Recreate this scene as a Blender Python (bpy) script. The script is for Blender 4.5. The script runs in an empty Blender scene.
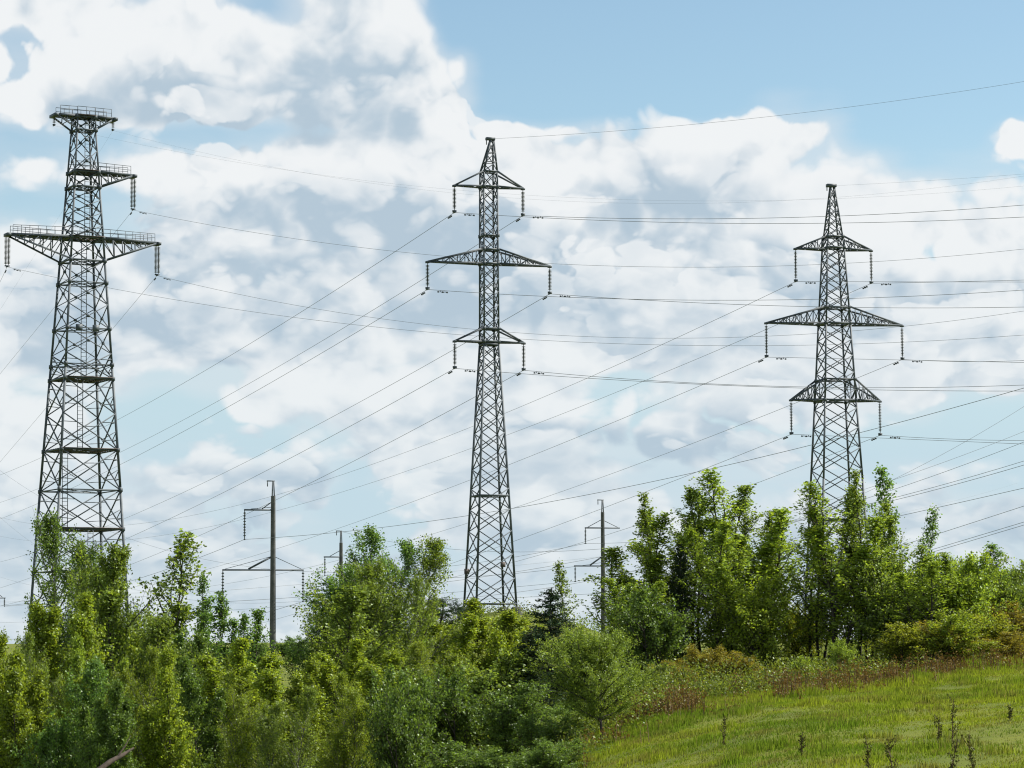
import bpy, math, random
import numpy as np
from mathutils import Matrix, Vector

SC = bpy.context.scene
COL = SC.collection
F = 2800.0                       # focal length in pixels of a 1024 px wide frame
PITCH, ROLL = math.radians(5.2), math.radians(-0.25)
CAMROT = Matrix.Rotation(math.pi / 2 + PITCH, 3, 'X') @ Matrix.Rotation(ROLL, 3, 'Z')
SUN_AZ, SUN_EL = math.radians(76), math.radians(47)   # azimuth from +Y towards +X
SUN_DIR = Vector((math.sin(SUN_AZ) * math.cos(SUN_EL), math.cos(SUN_AZ) * math.cos(SUN_EL), math.sin(SUN_EL)))


def ray(px, py):
    return CAMROT @ Vector(((px - 512) / F, -(py - 384) / F, -1.0))


def at(px, py, Y):
    d = ray(px, py)
    return d * (Y / d.y)


def zat(p, py):
    """height above p=(x,y) that shows at picture row py"""
    px = 512 + p[0] / p[1] * F
    for _ in range(3):
        q = at(px, py, p[1])
        px += (p[0] - q.x) / p[1] * F
    return q.z


# ------------------------------------------------------------------ helpers
def tag(o, label=None, cat=None, group=None, kind=None):
    if label: o['label'] = label
    if cat: o['category'] = cat
    if group: o['group'] = group
    if kind: o['kind'] = kind
    return o


def empty(name, loc, rz=0.0):
    o = bpy.data.objects.new(name, None)
    o.empty_display_size = 0.3
    COL.objects.link(o)
    o.location = loc
    o.rotation_euler = (0, 0, rz)
    return o


def np_mesh(name, verts, faces, mat=None, smooth=False):
    """verts (n,3), faces (m,k) with one k"""
    me = bpy.data.meshes.new(name)
    verts = np.asarray(verts, dtype=np.float32)
    faces = np.asarray(faces, dtype=np.int32)
    m, k = faces.shape
    me.vertices.add(len(verts)); me.vertices.foreach_set('co', verts.ravel())
    me.loops.add(m * k); me.loops.foreach_set('vertex_index', faces.ravel())
    me.polygons.add(m)
    me.polygons.foreach_set('loop_start', np.arange(0, m * k, k, dtype=np.int32))
    me.polygons.foreach_set('loop_total', np.full(m, k, dtype=np.int32))
    if smooth:
        me.polygons.foreach_set('use_smooth', np.ones(m, dtype=bool))
    me.update(calc_edges=True)
    if mat: me.materials.append(mat)
    return me


def link(name, me, parent=None, loc=None):
    o = bpy.data.objects.new(name, me)
    COL.objects.link(o)
    if parent: o.parent = parent
    if loc is not None: o.location = loc
    return o


class MB:
    """collects quads"""
    def __init__(self):
        self.v, self.f = [], []

    def beam(self, p, q, w, h=None):
        p, q = Vector(p), Vector(q)
        d = (q - p)
        if d.length < 1e-6: return
        d.normalize()
        up = Vector((0, 0, 1)) if abs(d.z) < 0.95 else Vector((0, 1, 0))
        s = d.cross(up).normalized(); u = s.cross(d).normalized()
        h = h or w
        b = len(self.v)
        for c in (p, q):
            for i, j in ((-1, -1), (1, -1), (1, 1), (-1, 1)):
                self.v.append(c + s * (i * w / 2) + u * (j * h / 2))
        for i in range(4):
            j = (i + 1) % 4
            self.f.append((b + i, b + j, b + 4 + j, b + 4 + i))
        self.f.append((b + 3, b + 2, b + 1, b)); self.f.append((b + 4, b + 5, b + 6, b + 7))

    def angle(self, p, q, w, t=0.018):
        """an L-section steel angle"""
        p, q = Vector(p), Vector(q)
        d = (q - p).normalized()
        up = Vector((0, 0, 1)) if abs(d.z) < 0.9 else Vector((0.3, 1, 0)).normalized()
        s = d.cross(up).normalized(); u = s.cross(d).normalized()
        self.beam(p, q, w, t)
        o = s * (w / 2 - t / 2) + u * (w / 2 + 0.001)
        self.beam(p + o, q + o, t, w)

    def box(self, c, sx, sy, sz):
        self.beam(Vector(c) - Vector((sx / 2, 0, 0)), Vector(c) + Vector((sx / 2, 0, 0)), sy, sz)

    def tube(self, pts, radii, n=6):
        pts = [Vector(p) for p in pts]
        base = len(self.v)
        prev = None
        for i, p in enumerate(pts):
            d = (pts[min(i + 1, len(pts) - 1)] - pts[max(i - 1, 0)]).normalized()
            ref = prev if prev is not None else (Vector((1, 0, 0)) if abs(d.x) < 0.8 else Vector((0, 1, 0)))
            s = (ref - d * ref.dot(d)).normalized(); u = d.cross(s)
            prev = s
            r = radii[i] if hasattr(radii, '__len__') else radii
            for k in range(n):
                a = 2 * math.pi * k / n
                self.v.append(p + s * (r * math.cos(a)) + u * (r * math.sin(a)))
        for i in range(len(pts) - 1):
            for k in range(n):
                k2 = (k + 1) % n
                a = base + i * n
                self.f.append((a + k, a + k2, a + n + k2, a + n + k))

    def lathe(self, p, prof, n=10):
        """profile [(r, dz)] about the vertical through p"""
        base = len(self.v)
        for r, dz in prof:
            for k in range(n):
                a = 2 * math.pi * k / n
                self.v.append(Vector(p) + Vector((r * math.cos(a), r * math.sin(a), dz)))
        for i in range(len(prof) - 1):
            for k in range(n):
                k2 = (k + 1) % n
                a = base + i * n
                self.f.append((a + k, a + n + k, a + n + k2, a + k2))

    def build(self, name, mat, parent=None, smooth=False):
        me = np_mesh(name, [tuple(v) for v in self.v], self.f, mat, smooth)
        return link(name, me, parent)


# ------------------------------------------------------------------ materials
class NT:
    def __init__(self, tree):
        self.t = tree; self.n = tree.nodes; self.l = tree.links

    def new(self, typ, **kw):
        nd = self.n.new(typ)
        for k, v in kw.items(): setattr(nd, k, v)
        return nd

    def put(self, sock, val):
        if isinstance(val, bpy.types.NodeSocket): self.l.new(val, sock)
        elif val is not None: sock.default_value = val

    def math(self, op, a, b=None, c=None, clamp=False):
        nd = self.new('ShaderNodeMath', operation=op, use_clamp=clamp)
        self.put(nd.inputs[0], a)
        if b is not None: self.put(nd.inputs[1], b)
        if c is not None: self.put(nd.inputs[2], c)
        return nd.outputs[0]

    def vmath(self, op, a, b=None, scale=None):
        nd = self.new('ShaderNodeVectorMath', operation=op)
        self.put(nd.inputs[0], a)
        if b is not None: self.put(nd.inputs[1], b)
        if scale is not None: self.put(nd.inputs['Scale'], scale)
        return nd.outputs[1] if op in ('DOT_PRODUCT', 'LENGTH') else nd.outputs[0]

    def mixc(self, fac, a, b, blend='MIX'):
        nd = self.new('ShaderNodeMix', data_type='RGBA', blend_type=blend)
        self.put(nd.inputs[0], fac); self.put(nd.inputs[6], a); self.put(nd.inputs[7], b)
        return nd.outputs[2]

    def mixf(self, fac, a, b):
        nd = self.new('ShaderNodeMix', data_type='FLOAT')
        self.put(nd.inputs[0], fac); self.put(nd.inputs[2], a); self.put(nd.inputs[3], b)
        return nd.outputs[0]

    def mapr(self, v, a, b, c=0.0, d=1.0, smooth=False):
        nd = self.new('ShaderNodeMapRange', interpolation_type='SMOOTHSTEP' if smooth else 'LINEAR')
        self.put(nd.inputs[0], v); self.put(nd.inputs[1], a); self.put(nd.inputs[2], b)
        self.put(nd.inputs[3], c); self.put(nd.inputs[4], d)
        return nd.outputs[0]

    def noise(self, vec, scale, detail=4, rough=0.5, dist=0.0, color=False):
        nd = self.new('ShaderNodeTexNoise')
        self.put(nd.inputs['Vector'], vec)
        nd.inputs['Scale'].default_value = scale; nd.inputs['Detail'].default_value = detail
        nd.inputs['Roughness'].default_value = rough; nd.inputs['Distortion'].default_value = dist
        return nd.outputs['Color' if color else 'Fac']

    def ramp(self, fac, stops, interp='LINEAR'):
        nd = self.new('ShaderNodeValToRGB')
        cr = nd.color_ramp; cr.interpolation = interp
        while len(cr.elements) > 1: cr.elements.remove(cr.elements[-1])
        for i, (p, c) in enumerate(stops):
            e = cr.elements[0] if i == 0 else cr.elements.new(p)
            e.position = p; e.color = c
        self.put(nd.inputs[0], fac)
        return nd.outputs[0]


def material(name):
    m = bpy.data.materials.new(name); m.use_nodes = True
    nt = NT(m.node_tree); nt.n.clear()
    out = nt.new('ShaderNodeOutputMaterial')
    return m, nt, out


def rgb(r, g, b): return (r, g, b, 1.0)


def steel_mat(name, c1, c2, scale=0.6, rough=0.55):
    m, nt, out = material(name)
    co = nt.new('ShaderNodeTexCoord').outputs['Object']
    n = nt.noise(co, scale, 6, 0.6)
    col = nt.mixc(nt.mapr(n, 0.35, 0.68), rgb(*c1), rgb(*c2))
    b = nt.new('ShaderNodeBsdfPrincipled')
    nt.put(b.inputs['Base Color'], col); b.inputs['Roughness'].default_value = rough
    b.inputs['Specular IOR Level'].default_value = 0.25
    nt.l.new(b.outputs[0], out.inputs[0])
    return m


M = {}
M['steel'] = steel_mat('galvanised_steel', (0.042, 0.056, 0.068), (0.090, 0.108, 0.122), 0.9)
M['rusty'] = steel_mat('weathered_walkway', (0.06, 0.055, 0.052), (0.11, 0.088, 0.078), 1.5, 0.7)
M['concrete'] = steel_mat('weathered_concrete', (0.055, 0.06, 0.06), (0.12, 0.12, 0.115), 1.2, 0.9)
M['glass_disc'] = steel_mat('insulator_glaze', (0.05, 0.06, 0.06), (0.09, 0.10, 0.10), 3.0, 0.25)
M['wire'] = steel_mat('aluminium_wire', (0.12, 0.135, 0.15), (0.18, 0.19, 0.20), 0.3, 0.6)


def leaf_mat(name, base, trans, tfac=0.42, spread=0.35, gloss=0.06):
    m, nt, out = material(name)
    oi = nt.new('ShaderNodeObjectInfo').outputs['Color']
    rnd = nt.new('ShaderNodeNewGeometry').outputs['Random Per Island']
    val = nt.mapr(rnd, 0, 1, 1 - spread, 1 + spread)
    hsv = nt.new('ShaderNodeHueSaturation')
    r2 = nt.math('FRACT', nt.math('MULTIPLY', rnd, 17.31))
    nt.put(hsv.inputs['Hue'], nt.mapr(r2, 0, 1, 0.475, 0.515))
    hsv.inputs['Saturation'].default_value = 1.0
    nt.put(hsv.inputs['Value'], val)
    nt.put(hsv.inputs['Color'], oi)
    tint = hsv.outputs[0]
    cb = nt.mixc(1.0, rgb(*base), tint, 'MULTIPLY')
    ct = nt.mixc(1.0, rgb(*trans), tint, 'MULTIPLY')
    d = nt.new('ShaderNodeBsdfDiffuse'); nt.put(d.inputs[0], cb)
    t = nt.new('ShaderNodeBsdfTranslucent'); nt.put(t.inputs[0], ct)
    g = nt.new('ShaderNodeBsdfGlossy'); g.inputs['Roughness'].default_value = 0.45
    g.inputs[0].default_value = rgb(0.55, 0.62, 0.5)
    mx = nt.new('ShaderNodeMixShader'); mx.inputs[0].default_value = tfac
    nt.l.new(d.outputs[0], mx.inputs[1]); nt.l.new(t.outputs[0], mx.inputs[2])
    m2 = nt.new('ShaderNodeMixShader'); m2.inputs[0].default_value = gloss
    nt.l.new(mx.outputs[0], m2.inputs[1]); nt.l.new(g.outputs[0], m2.inputs[2])
    nt.l.new(m2.outputs[0], out.inputs[0])
    return m


M['leaf'] = leaf_mat('broadleaf', (0.118, 0.168, 0.030), (0.26, 0.35, 0.030), .40, .55, .045)
M['needle'] = leaf_mat('conifer_needles', (0.040, 0.070, 0.030), (0.03, 0.05, 0.015), 0.15, 0.3, 0.03)
M['weed'] = leaf_mat('weed_leaf', (0.07, 0.09, 0.03), (0.08, 0.10, 0.02), 0.3, 0.3, 0.02)


def bark_mat(name, c1, c2, scale=2.5):
    m, nt, out = material(name)
    co = nt.new('ShaderNodeTexCoord').outputs['Object']
    mp = nt.vmath('MULTIPLY', co, (3.0, 3.0, 1.0))
    n = nt.noise(mp, scale, 6, 0.65)
    col = nt.mixc(nt.mapr(n, 0.38, 0.62), rgb(*c1), rgb(*c2))
    b = nt.new('ShaderNodeBsdfPrincipled')
    nt.put(b.inputs['Base Color'], col); b.inputs['Roughness'].default_value = 0.9
    nt.l.new(b.outputs[0], out.inputs[0])
    return m


M['bark'] = bark_mat('grey_brown_bark', (0.022, 0.019, 0.015), (0.060, 0.052, 0.042))
M['birch_bark'] = bark_mat('birch_bark', (0.03, 0.028, 0.024), (0.16, 0.155, 0.14))
M['dead_wood'] = bark_mat('dead_wood', (0.03, 0.021, 0.015), (0.07, 0.05, 0.035))
M['dry_stem'] = bark_mat('dry_stem', (0.07, 0.045, 0.025), (0.16, 0.10, 0.055), 6)

# ------------------------------------------------------------------ terrain
def sstep(a, b, x):
    t = np.clip((x - a) / (b - a), 0, 1)
    return t * t * (3 - 2 * t)


def bump(x, y):
    return (0.10 * np.sin(x * 0.9 + y * 0.21) * np.sin(y * 0.33 - x * 0.2)
            + 0.05 * np.sin(x * 2.3 + 1.0) * np.sin(y * 1.1 + x * 0.7) + 0.07 * np.sin(x * 0.35 + y * 0.12 + 2))


def H(x, y):
    x = np.asarray(x, dtype=float); y = np.asarray(y, dtype=float)
    hill = -3.22 + 0.066 * np.clip(x, -60, 60) + 0.00915 * np.clip(y, -80, 140)
    q = 0.035 * np.maximum(0, 7 - x) ** 2
    near = hill - 4.8 * (1 - np.exp(-q / 4.8)) + bump(x, y) * sstep(10, 30, y) * 0.8
    knoll = 4.9 * np.exp(-(((x + .5) / 11) ** 2 + ((y - 232) / 30) ** 2))
    far = -2.6 + knoll + 0.6 * np.sin(x * 0.02) - 6 * sstep(350, 900, y) + 2.4 * sstep(10, 40, x) * (1 - sstep(250, 400, y))
    w = sstep(118, 185, y)
    return near * (1 - w) + far * w


def ground():
    def axis(lo, hi, c0, c1, fine, n):
        mid = np.arange(c0, c1 + fine / 2, fine)
        a = c0 - np.geomspace(fine, c0 - lo, n)[::-1]
        b = c1 + np.geomspace(fine, hi - c1, n)
        return np.concatenate([a, mid, b])
    xs = axis(-4000, 4000, -30, 36, 0.6, 40)
    ys = axis(-400, 9000, 30, 135, 0.6, 50)
    X, Y = np.meshgrid(xs, ys)
    Z = H(X, Y)
    v = np.stack([X, Y, Z], -1).reshape(-1, 3)
    nx, ny = len(xs), len(ys)
    i, j = np.meshgrid(np.arange(nx - 1), np.arange(ny - 1))
    a = (j * nx + i).ravel()
    f = np.stack([a, a + 1, a + nx + 1, a + nx], -1)
    m, nt, out = material('meadow_soil')
    co = nt.new('ShaderNodeTexCoord').outputs['Object']
    n1 = nt.noise(co, 0.35, 6, 0.6); n2 = nt.noise(co, 6.0, 5, 0.7)
    c = nt.mixc(nt.mapr(n1, 0.35, 0.7), rgb(0.075, 0.10, 0.016), rgb(0.15, 0.165, 0.022))
    c = nt.mixc(nt.mapr(n2, 0.5, 0.75), c, rgb(0.06, 0.062, 0.02))
    b = nt.new('ShaderNodeBsdfPrincipled'); nt.put(b.inputs['Base Color'], c); b.inputs['Roughness'].default_value = 0.95
    b.inputs['Specular IOR Level'].default_value = 0.1
    nt.l.new(b.outputs[0], out.inputs[0])
    o = link('ground', np_mesh('ground', v, f, m, True))
    tag(o, 'grassy hillside falling away to a wooded hollow', 'ground', kind='structure')


def vnoise(x, y, seed=0):
    """cheap smooth 2d noise in 0..1"""
    rs = np.random.RandomState(seed)
    tab = rs.rand(256, 256)
    xi, yi = np.floor(x).astype(int), np.floor(y).astype(int)
    fx, fy = x - xi, y - yi
    fx, fy = fx * fx * (3 - 2 * fx), fy * fy * (3 - 2 * fy)
    g = lambda a, b: tab[a % 256, b % 256]
    return (g(xi, yi) * (1 - fx) * (1 - fy) + g(xi + 1, yi) * fx * (1 - fy) + g(xi, yi + 1) * (1 - fx) * fy + g(xi + 1, yi + 1) * fx * fy)


def grass_material():
    m, nt, out = material('meadow_grass')
    co = nt.new('ShaderNodeTexCoord').outputs['Object']
    rnd = nt.new('ShaderNodeNewGeometry').outputs['Random Per Island']
    n1 = nt.noise(co, 0.22, 5, 0.6); n2 = nt.noise(nt.vmath('ADD', co, (31, 7, 0)), 0.7, 4, 0.6)
    c = nt.mixc(nt.mapr(n1, 0.38, 0.60), rgb(0.100, 0.150, 0.017), rgb(0.195, 0.228, 0.022))
    c = nt.mixc(nt.math('MULTIPLY', nt.mapr(n2, 0.50, 0.66), 0.75), c, rgb(0.15, 0.125, 0.045))
    c = nt.mixc(nt.math('MULTIPLY', nt.math('GREATER_THAN', rnd, 0.93), 0.7), c, rgb(0.20, 0.16, 0.07))
    hsv = nt.new('ShaderNodeHueSaturation'); nt.put(hsv.inputs['Color'], c)
    nt.put(hsv.inputs['Value'], nt.mapr(nt.math('FRACT', nt.math('MULTIPLY', rnd, 13.7)), 0, 1, 0.65, 1.35))
    d = nt.new('ShaderNodeBsdfDiffuse'); nt.put(d.inputs[0], hsv.outputs[0])
    t = nt.new('ShaderNodeBsdfTranslucent'); nt.put(t.inputs[0], nt.mixc(1.0, hsv.outputs[0], rgb(1.6, 1.7, 1.0), 'MULTIPLY'))
    mx = nt.new('ShaderNodeMixShader'); mx.inputs[0].default_value = 0.4
    nt.l.new(d.outputs[0], mx.inputs[1]); nt.l.new(t.outputs[0], mx.inputs[2])
    nt.l.new(mx.outputs[0], out.inputs[0])
    return m


def blades(x, y, h, w, rs, lean=0.35):
    n = len(x)
    z = H(x, y)
    a = rs.rand(n) * 2 * np.pi
    dx, dy = np.cos(a), np.sin(a)
    la = rs.rand(n) * 2 * np.pi; ll = h * lean * rs.rand(n)
    base = np.stack([x, y, z - 0.02], -1)
    mid = base + np.stack([np.cos(la) * ll * .3, np.sin(la) * ll * .3, h * .55], -1)
    tip = base + np.stack([np.cos(la) * ll, np.sin(la) * ll, h], -1)
    s = np.stack([dx, dy, np.zeros(n)], -1) * (w / 2)[:, None]
    v = np.stack([base - s, base + s, mid + s * .8, mid - s * .8, tip - s * 0.12, tip + s * 0.12], 1).reshape(-1, 3)
    i = np.arange(n) * 6
    f = np.concatenate([np.stack([i, i + 1, i + 2, i + 3], -1), np.stack([i + 3, i + 2, i + 5, i + 4], -1)])
    return v, f


def grass():
    rs = np.random.RandomState(5)
    n = 1300000
    y = 34 + 92 * rs.rand(n) ** 1.15
    x = -3 + 31 * rs.rand(n)
    px = 512 + x / y * F
    keep = (px > 558 + 10 * vnoise(y * .8, x * .8, 6)) & (px < 1075) & (x > -2)
    x, y, px = x[keep], y[keep], px[keep]
    keep = y < 76 + np.clip((px - 590) / 420, 0, 1) * 26 + 5 + 3 * vnoise(x, y, 4)
    x, y, px = x[keep], y[keep], px[keep]
    tuft = vnoise(x * 1.7, y * 1.2, 1) * 0.6 + vnoise(x * 4, y * 3, 2) * 0.4
    keep = rs.rand(len(x)) < 0.25 + 1.1 * tuft ** 1.2
    # thin, scuffed ground by the right edge
    gx, gy = x - 10.2, y - 57
    bare = np.exp(-((gx / 2.0) ** 2 + (gy / 5.0) ** 2))
    keep &= rs.rand(len(x)) > bare * 0.75
    x, y, tuft = x[keep], y[keep], tuft[keep]
    keep0 = keep
    shag = vnoise(x * 0.35, y * 0.2, 3)
    up = 76 + np.clip((px[keep0] - 600) / 420, 0, 1) * 24
    tus = sstep(.62, .85, vnoise(x * 1.1, y * .7, 14))
    h = (0.03 + 0.06 * tuft ** 1.5 + 0.14 * np.maximum(0, shag - 0.55) + .13 * tus + .12 * sstep(-7, 1, y - up)) * (0.5 + 0.9 * rs.rand(len(x)))
    w = 0.010 + 0.010 * rs.rand(len(x)) + y * 0.00006
    v, f = blades(x, y, h, w, rs)
    o = link('grass', np_mesh('grass', v, f, grass_material()))
    tag(o, 'bright green meadow grass covering the slope at lower right', 'grass', kind='stuff')


ground()
grass()

# ------------------------------------------------------------------ pylons
def body_faces(a0, z0, a1, z1):
    """the four faces of a panel as ((lowL,lowR),(upL,upR))"""
    c0 = [(-a0, -a0, z0), (a0, -a0, z0), (a0, a0, z0), (-a0, a0, z0)]
    c1 = [(-a1, -a1, z1), (a1, -a1, z1), (a1, a1, z1), (-a1, a1, z1)]
    return [(c0[i], c0[(i + 1) % 4], c1[i], c1[(i + 1) % 4]) for i in range(4)]


def lerp(p, q, t): return tuple(a + (b - a) * t for a, b in zip(p, q))


def insulator(parent, p, length, r, discs, twin=0.0):
    mb = MB()
    for off in ((-twin, twin) if twin else (0,)):
        q = (p[0] + off, p[1], p[2])
        prof = [(0.03, 0), (0.03, -0.18)]
        L = length - 0.36
        for k in range(discs):
            z = -0.18 - L * k / discs
            dz = L / discs
            prof += [(0.05, z), (r, z - dz * 0.30), (r * 0.95, z - dz * 0.42), (0.05, z - dz * 0.5)]
        prof += [(0.03, -length + 0.18), (0.03, -length)]
        mb.lathe(q, prof, 8)
    o = mb.build('insulator_string', M['glass_disc'], parent)
    c = MB()
    c.beam((p[0] - max(twin, .05) - .12, p[1], p[2] - length), (p[0] + max(twin, .05) + .12, p[1], p[2] - length), 0.12, 0.14)
    c.beam((p[0], p[1] - .35, p[2] - length - .10), (p[0], p[1] + .35, p[2] - length - .10), 0.12, 0.10)
    c.beam((p[0], p[1], p[2] - length), (p[0], p[1], p[2] - length - .12), 0.07)
    c.build('wire_clamp', M['steel'], o)
    return Vector((p[0], p[1], p[2] - length - 0.12))


class Pylon:
    def __init__(self, label, group, ref, Y, rz):
        p = at(ref[0], ref[1], Y)
        self.xy = (p.x, p.y)
        zb = float(H(p.x, p.y)) - 0.3
        self.root = empty('lattice_pylon', (p.x, p.y, zb), rz)
        tag(self.root, label, 'pylon', group)
        self.zb = zb; self.Y = Y; self.s = Y / F; self.rz = rz
        self.rel = rz + math.atan2(p.x, p.y)             # turn relative to the line of sight

    def z(self, py): return zat(self.xy, py) - self.zb

    def half(self, hpx):        # outer silhouette half width in px -> half side of the square body
        return hpx * self.s / (math.cos(abs(self.rel)) + math.sin(abs(self.rel)))

    def world(self, p):
        return Matrix.Translation((self.xy[0], self.xy[1], self.zb)) @ Matrix.Rotation(self.rz, 4, 'Z') @ Vector(p)


def legs(P, prof, w):
    """prof: [(z, a)] bottom to top; four legs as parts"""
    for sx, sy in ((-1, -1), (1, -1), (1, 1), (-1, 1)):
        mb = MB()
        for (z0, a0), (z1, a1), ww in zip(prof[:-1], prof[1:], w):
            mb.angle((sx * a0, sy * a0, z0), (sx * a1, sy * a1, z1), ww, ww * 0.35)
        mb.build('leg', M['steel'], P.root)


def footings(P, a, z):
    for sx, sy in ((-1, -1), (1, -1), (1, 1), (-1, 1)):
        mb = MB(); mb.lathe((sx * a, sy * a, z - .3), [(.55, -.6), (.55, .35), (.38, .55), (.001, .56)], 10)
        mb.build('footing', M['concrete'], P.root)


def aat(prof, z):
    for (z0, a0), (z1, a1) in zip(prof[:-1], prof[1:]):
        if z0 <= z <= z1 + 1e-6:
            return a0 + (a1 - a0) * (z - z0) / (z1 - z0)
    return prof[-1][1]


def arm_simple(P, sgn, L, zb, zu, a_b, a_u, npan, w, wd, webbed=True, drop=0.0):
    """triangular crossarm: bottom chords and upper ties from the body corners to the tip"""
    mb = MB()
    tip = (sgn * L, 0, zb + drop)
    for sy in (-1, 1):
        b0 = (sgn * a_b, sy * a_b, zb); u0 = (sgn * a_u, sy * a_u, zu)
        t = (sgn * L, sy * 0.10, zb + drop)
        mb.angle(b0, t, w, w * 0.4); mb.angle(u0, t, w, w * 0.4)
        if webbed:
            for k in range(1, npan):
                f = k / npan
                mb.beam(lerp(b0, t, f), lerp(u0, t, f), wd)
                if k % 2: mb.beam(lerp(b0, t, f), lerp(u0, t, (k - 1) / npan), wd)
                else: mb.beam(lerp(b0, t, (k - 1) / npan), lerp(u0, t, f), wd)
    # plan lacing between the two bottom chords
    for k in range(npan):
        f0, f1 = k / npan, (k + 1) / npan
        sy = 1 if k % 2 else -1
        p = lerp((sgn * a_b, sy * a_b, zb), tip, f0); q = lerp((sgn * a_b, -sy * a_b, zb), tip, f1)
        mb.beam(p, q, wd)
        if k: mb.beam(lerp((sgn * a_b, -a_b, zb), tip, f0), lerp((sgn * a_b, a_b, zb), tip, f0), wd)
    mb.box((tip[0], tip[1], tip[2]), 0.3, 0.3, 0.16)
    return mb.build('crossarm', M['steel'], P.root), tip


WIRE_START = {}


# --- middle pylon ---------------------------------------------------------
def pylon_mid():
    P = Pylon('slim dark lattice pylon in the middle, standing on the green knoll', 'lattice pylons', (489.5, 400), 230, math.radians(18))
    z, hf = P.z, P.half
    prof = [(z(612), hf(26.5)), (z(345), hf(9.6)), (z(187), hf(8.9)), (z(172), hf(8.7))]
    legs(P, prof, [0.155, 0.13, 0.12])
    br = MB()
    # lower tapered body: double lattice
    zs = [z(604)]
    a = aat(prof, zs[0])
    while zs[-1] < z(352):
        zs.append(zs[-1] + aat(prof, zs[-1]) * 1.0 + 0.35)
    k = (z(345) - zs[0]) / (zs[-1] - zs[0])
    zs = [zs[0] + (q - zs[0]) * k for q in zs]
    up = list(np.linspace(z(345), z(187), 13))
    for lst, wd in ((zs, 0.072), (up, 0.066), ([z(187), z(172)], .066)):
        for z0, z1 in zip(lst[:-1], lst[1:]):
            for l0, r0, l1, r1 in body_faces(aat(prof, z0), z0, aat(prof, z1), z1):
                br.beam(l0, r1, wd); br.beam(r0, l1, wd)
    for py, wd in ((604, .12), (496, .13), (345, .12), (342, .12), (329, .12), (264, .15), (250, .14), (236, .10), (187, .13), (172, .11)):
        zz = z(py); aa = aat(prof, zz)
        for l0, r0, _, _ in body_faces(aa, zz, aa, zz): br.beam(l0, r0, wd, wd)
        br.beam((-aa, -aa, zz), (aa, aa, zz), .07); br.beam((aa, -aa, zz), (-aa, aa, zz), .07)
    for py in (264, 250, 187, 342, 329, 236):
        zz = z(py); aa = aat(prof, zz)
        for sx, sy in ((-1, -1), (1, -1), (1, 1), (-1, 1)): br.box((sx * aa, sy * aa, zz), .24, .18, .28)
    br.build('bracing', M['steel'], P.root)
    # danger plates low on the legs
    a1 = aat(prof, z(571))
    for c in ((-a1, a1 - .14, z(571)), (a1, a1 - .14, z(564))):
        pl = MB(); pl.box(c, .42, .05, .42); pl.build('number_plate', M['rusty'], P.root)
    # earth peak, the apex set to the right of the axis
    footings(P, prof[0][1], z(610))
    pk = MB()
    a1 = aat(prof, z(172)); zt = z(140)
    ax = 0.30
    for sx, sy in ((-1, -1), (1, -1), (1, 1), (-1, 1)):
        pk.angle((sx * a1, sy * a1, z(172)), (ax + sx * .13, sy * .13, zt), .13, .05)
    for t0, t1 in ((0, .3), (.3, .6), (.6, .95)):
        c = lambda sx, sy, t: lerp((sx * a1, sy * a1, z(172)), (ax + sx * .13, sy * .13, zt), t)
        q = [(-1, -1), (1, -1), (1, 1), (-1, 1)]
        for i in range(4):
            pk.beam(c(*q[i], t0), c(*q[(i + 1) % 4], t1), .06); pk.beam(c(*q[i], t1), c(*q[(i + 1) % 4], t1), .06)
    pk.box((ax - .15, 0, zt + .1), .75, .4, .22)
    pk.beam((ax - .48, 0, zt + .05), (ax - .48, 0, zt - .4), .06)
    pk.build('peak', M['steel'], P.root)
    WIRE_START['mid_top'] = P.world((ax - .2, 0, zt + .1))
    zc = z(264)
    cs = math.cos(P.rel)
    for name, hp, pb, pu, n, web, il in (('top', 34.6, 187.5, 172.5, 5, False, 25), ('mid', 61.6, 264.5, 250, 7, True, 25.5), ('low', 34.6, 342.5, 329, 5, False, 25)):
        L = hp * P.s / cs
        for sgn, side in ((-1, 'l'), (1, 'r')):
            o, tip = arm_simple(P, sgn, L, z(pb), z(pu), aat(prof, z(pb)), aat(prof, z(pu)), n, .115 if web else .11, .06, web)
            e = insulator(P.root, (tip[0], 0, tip[2] - .05), il * P.s, .17, 15)
            WIRE_START['mid_' + name + side] = P.world(e)
    return P


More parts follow.
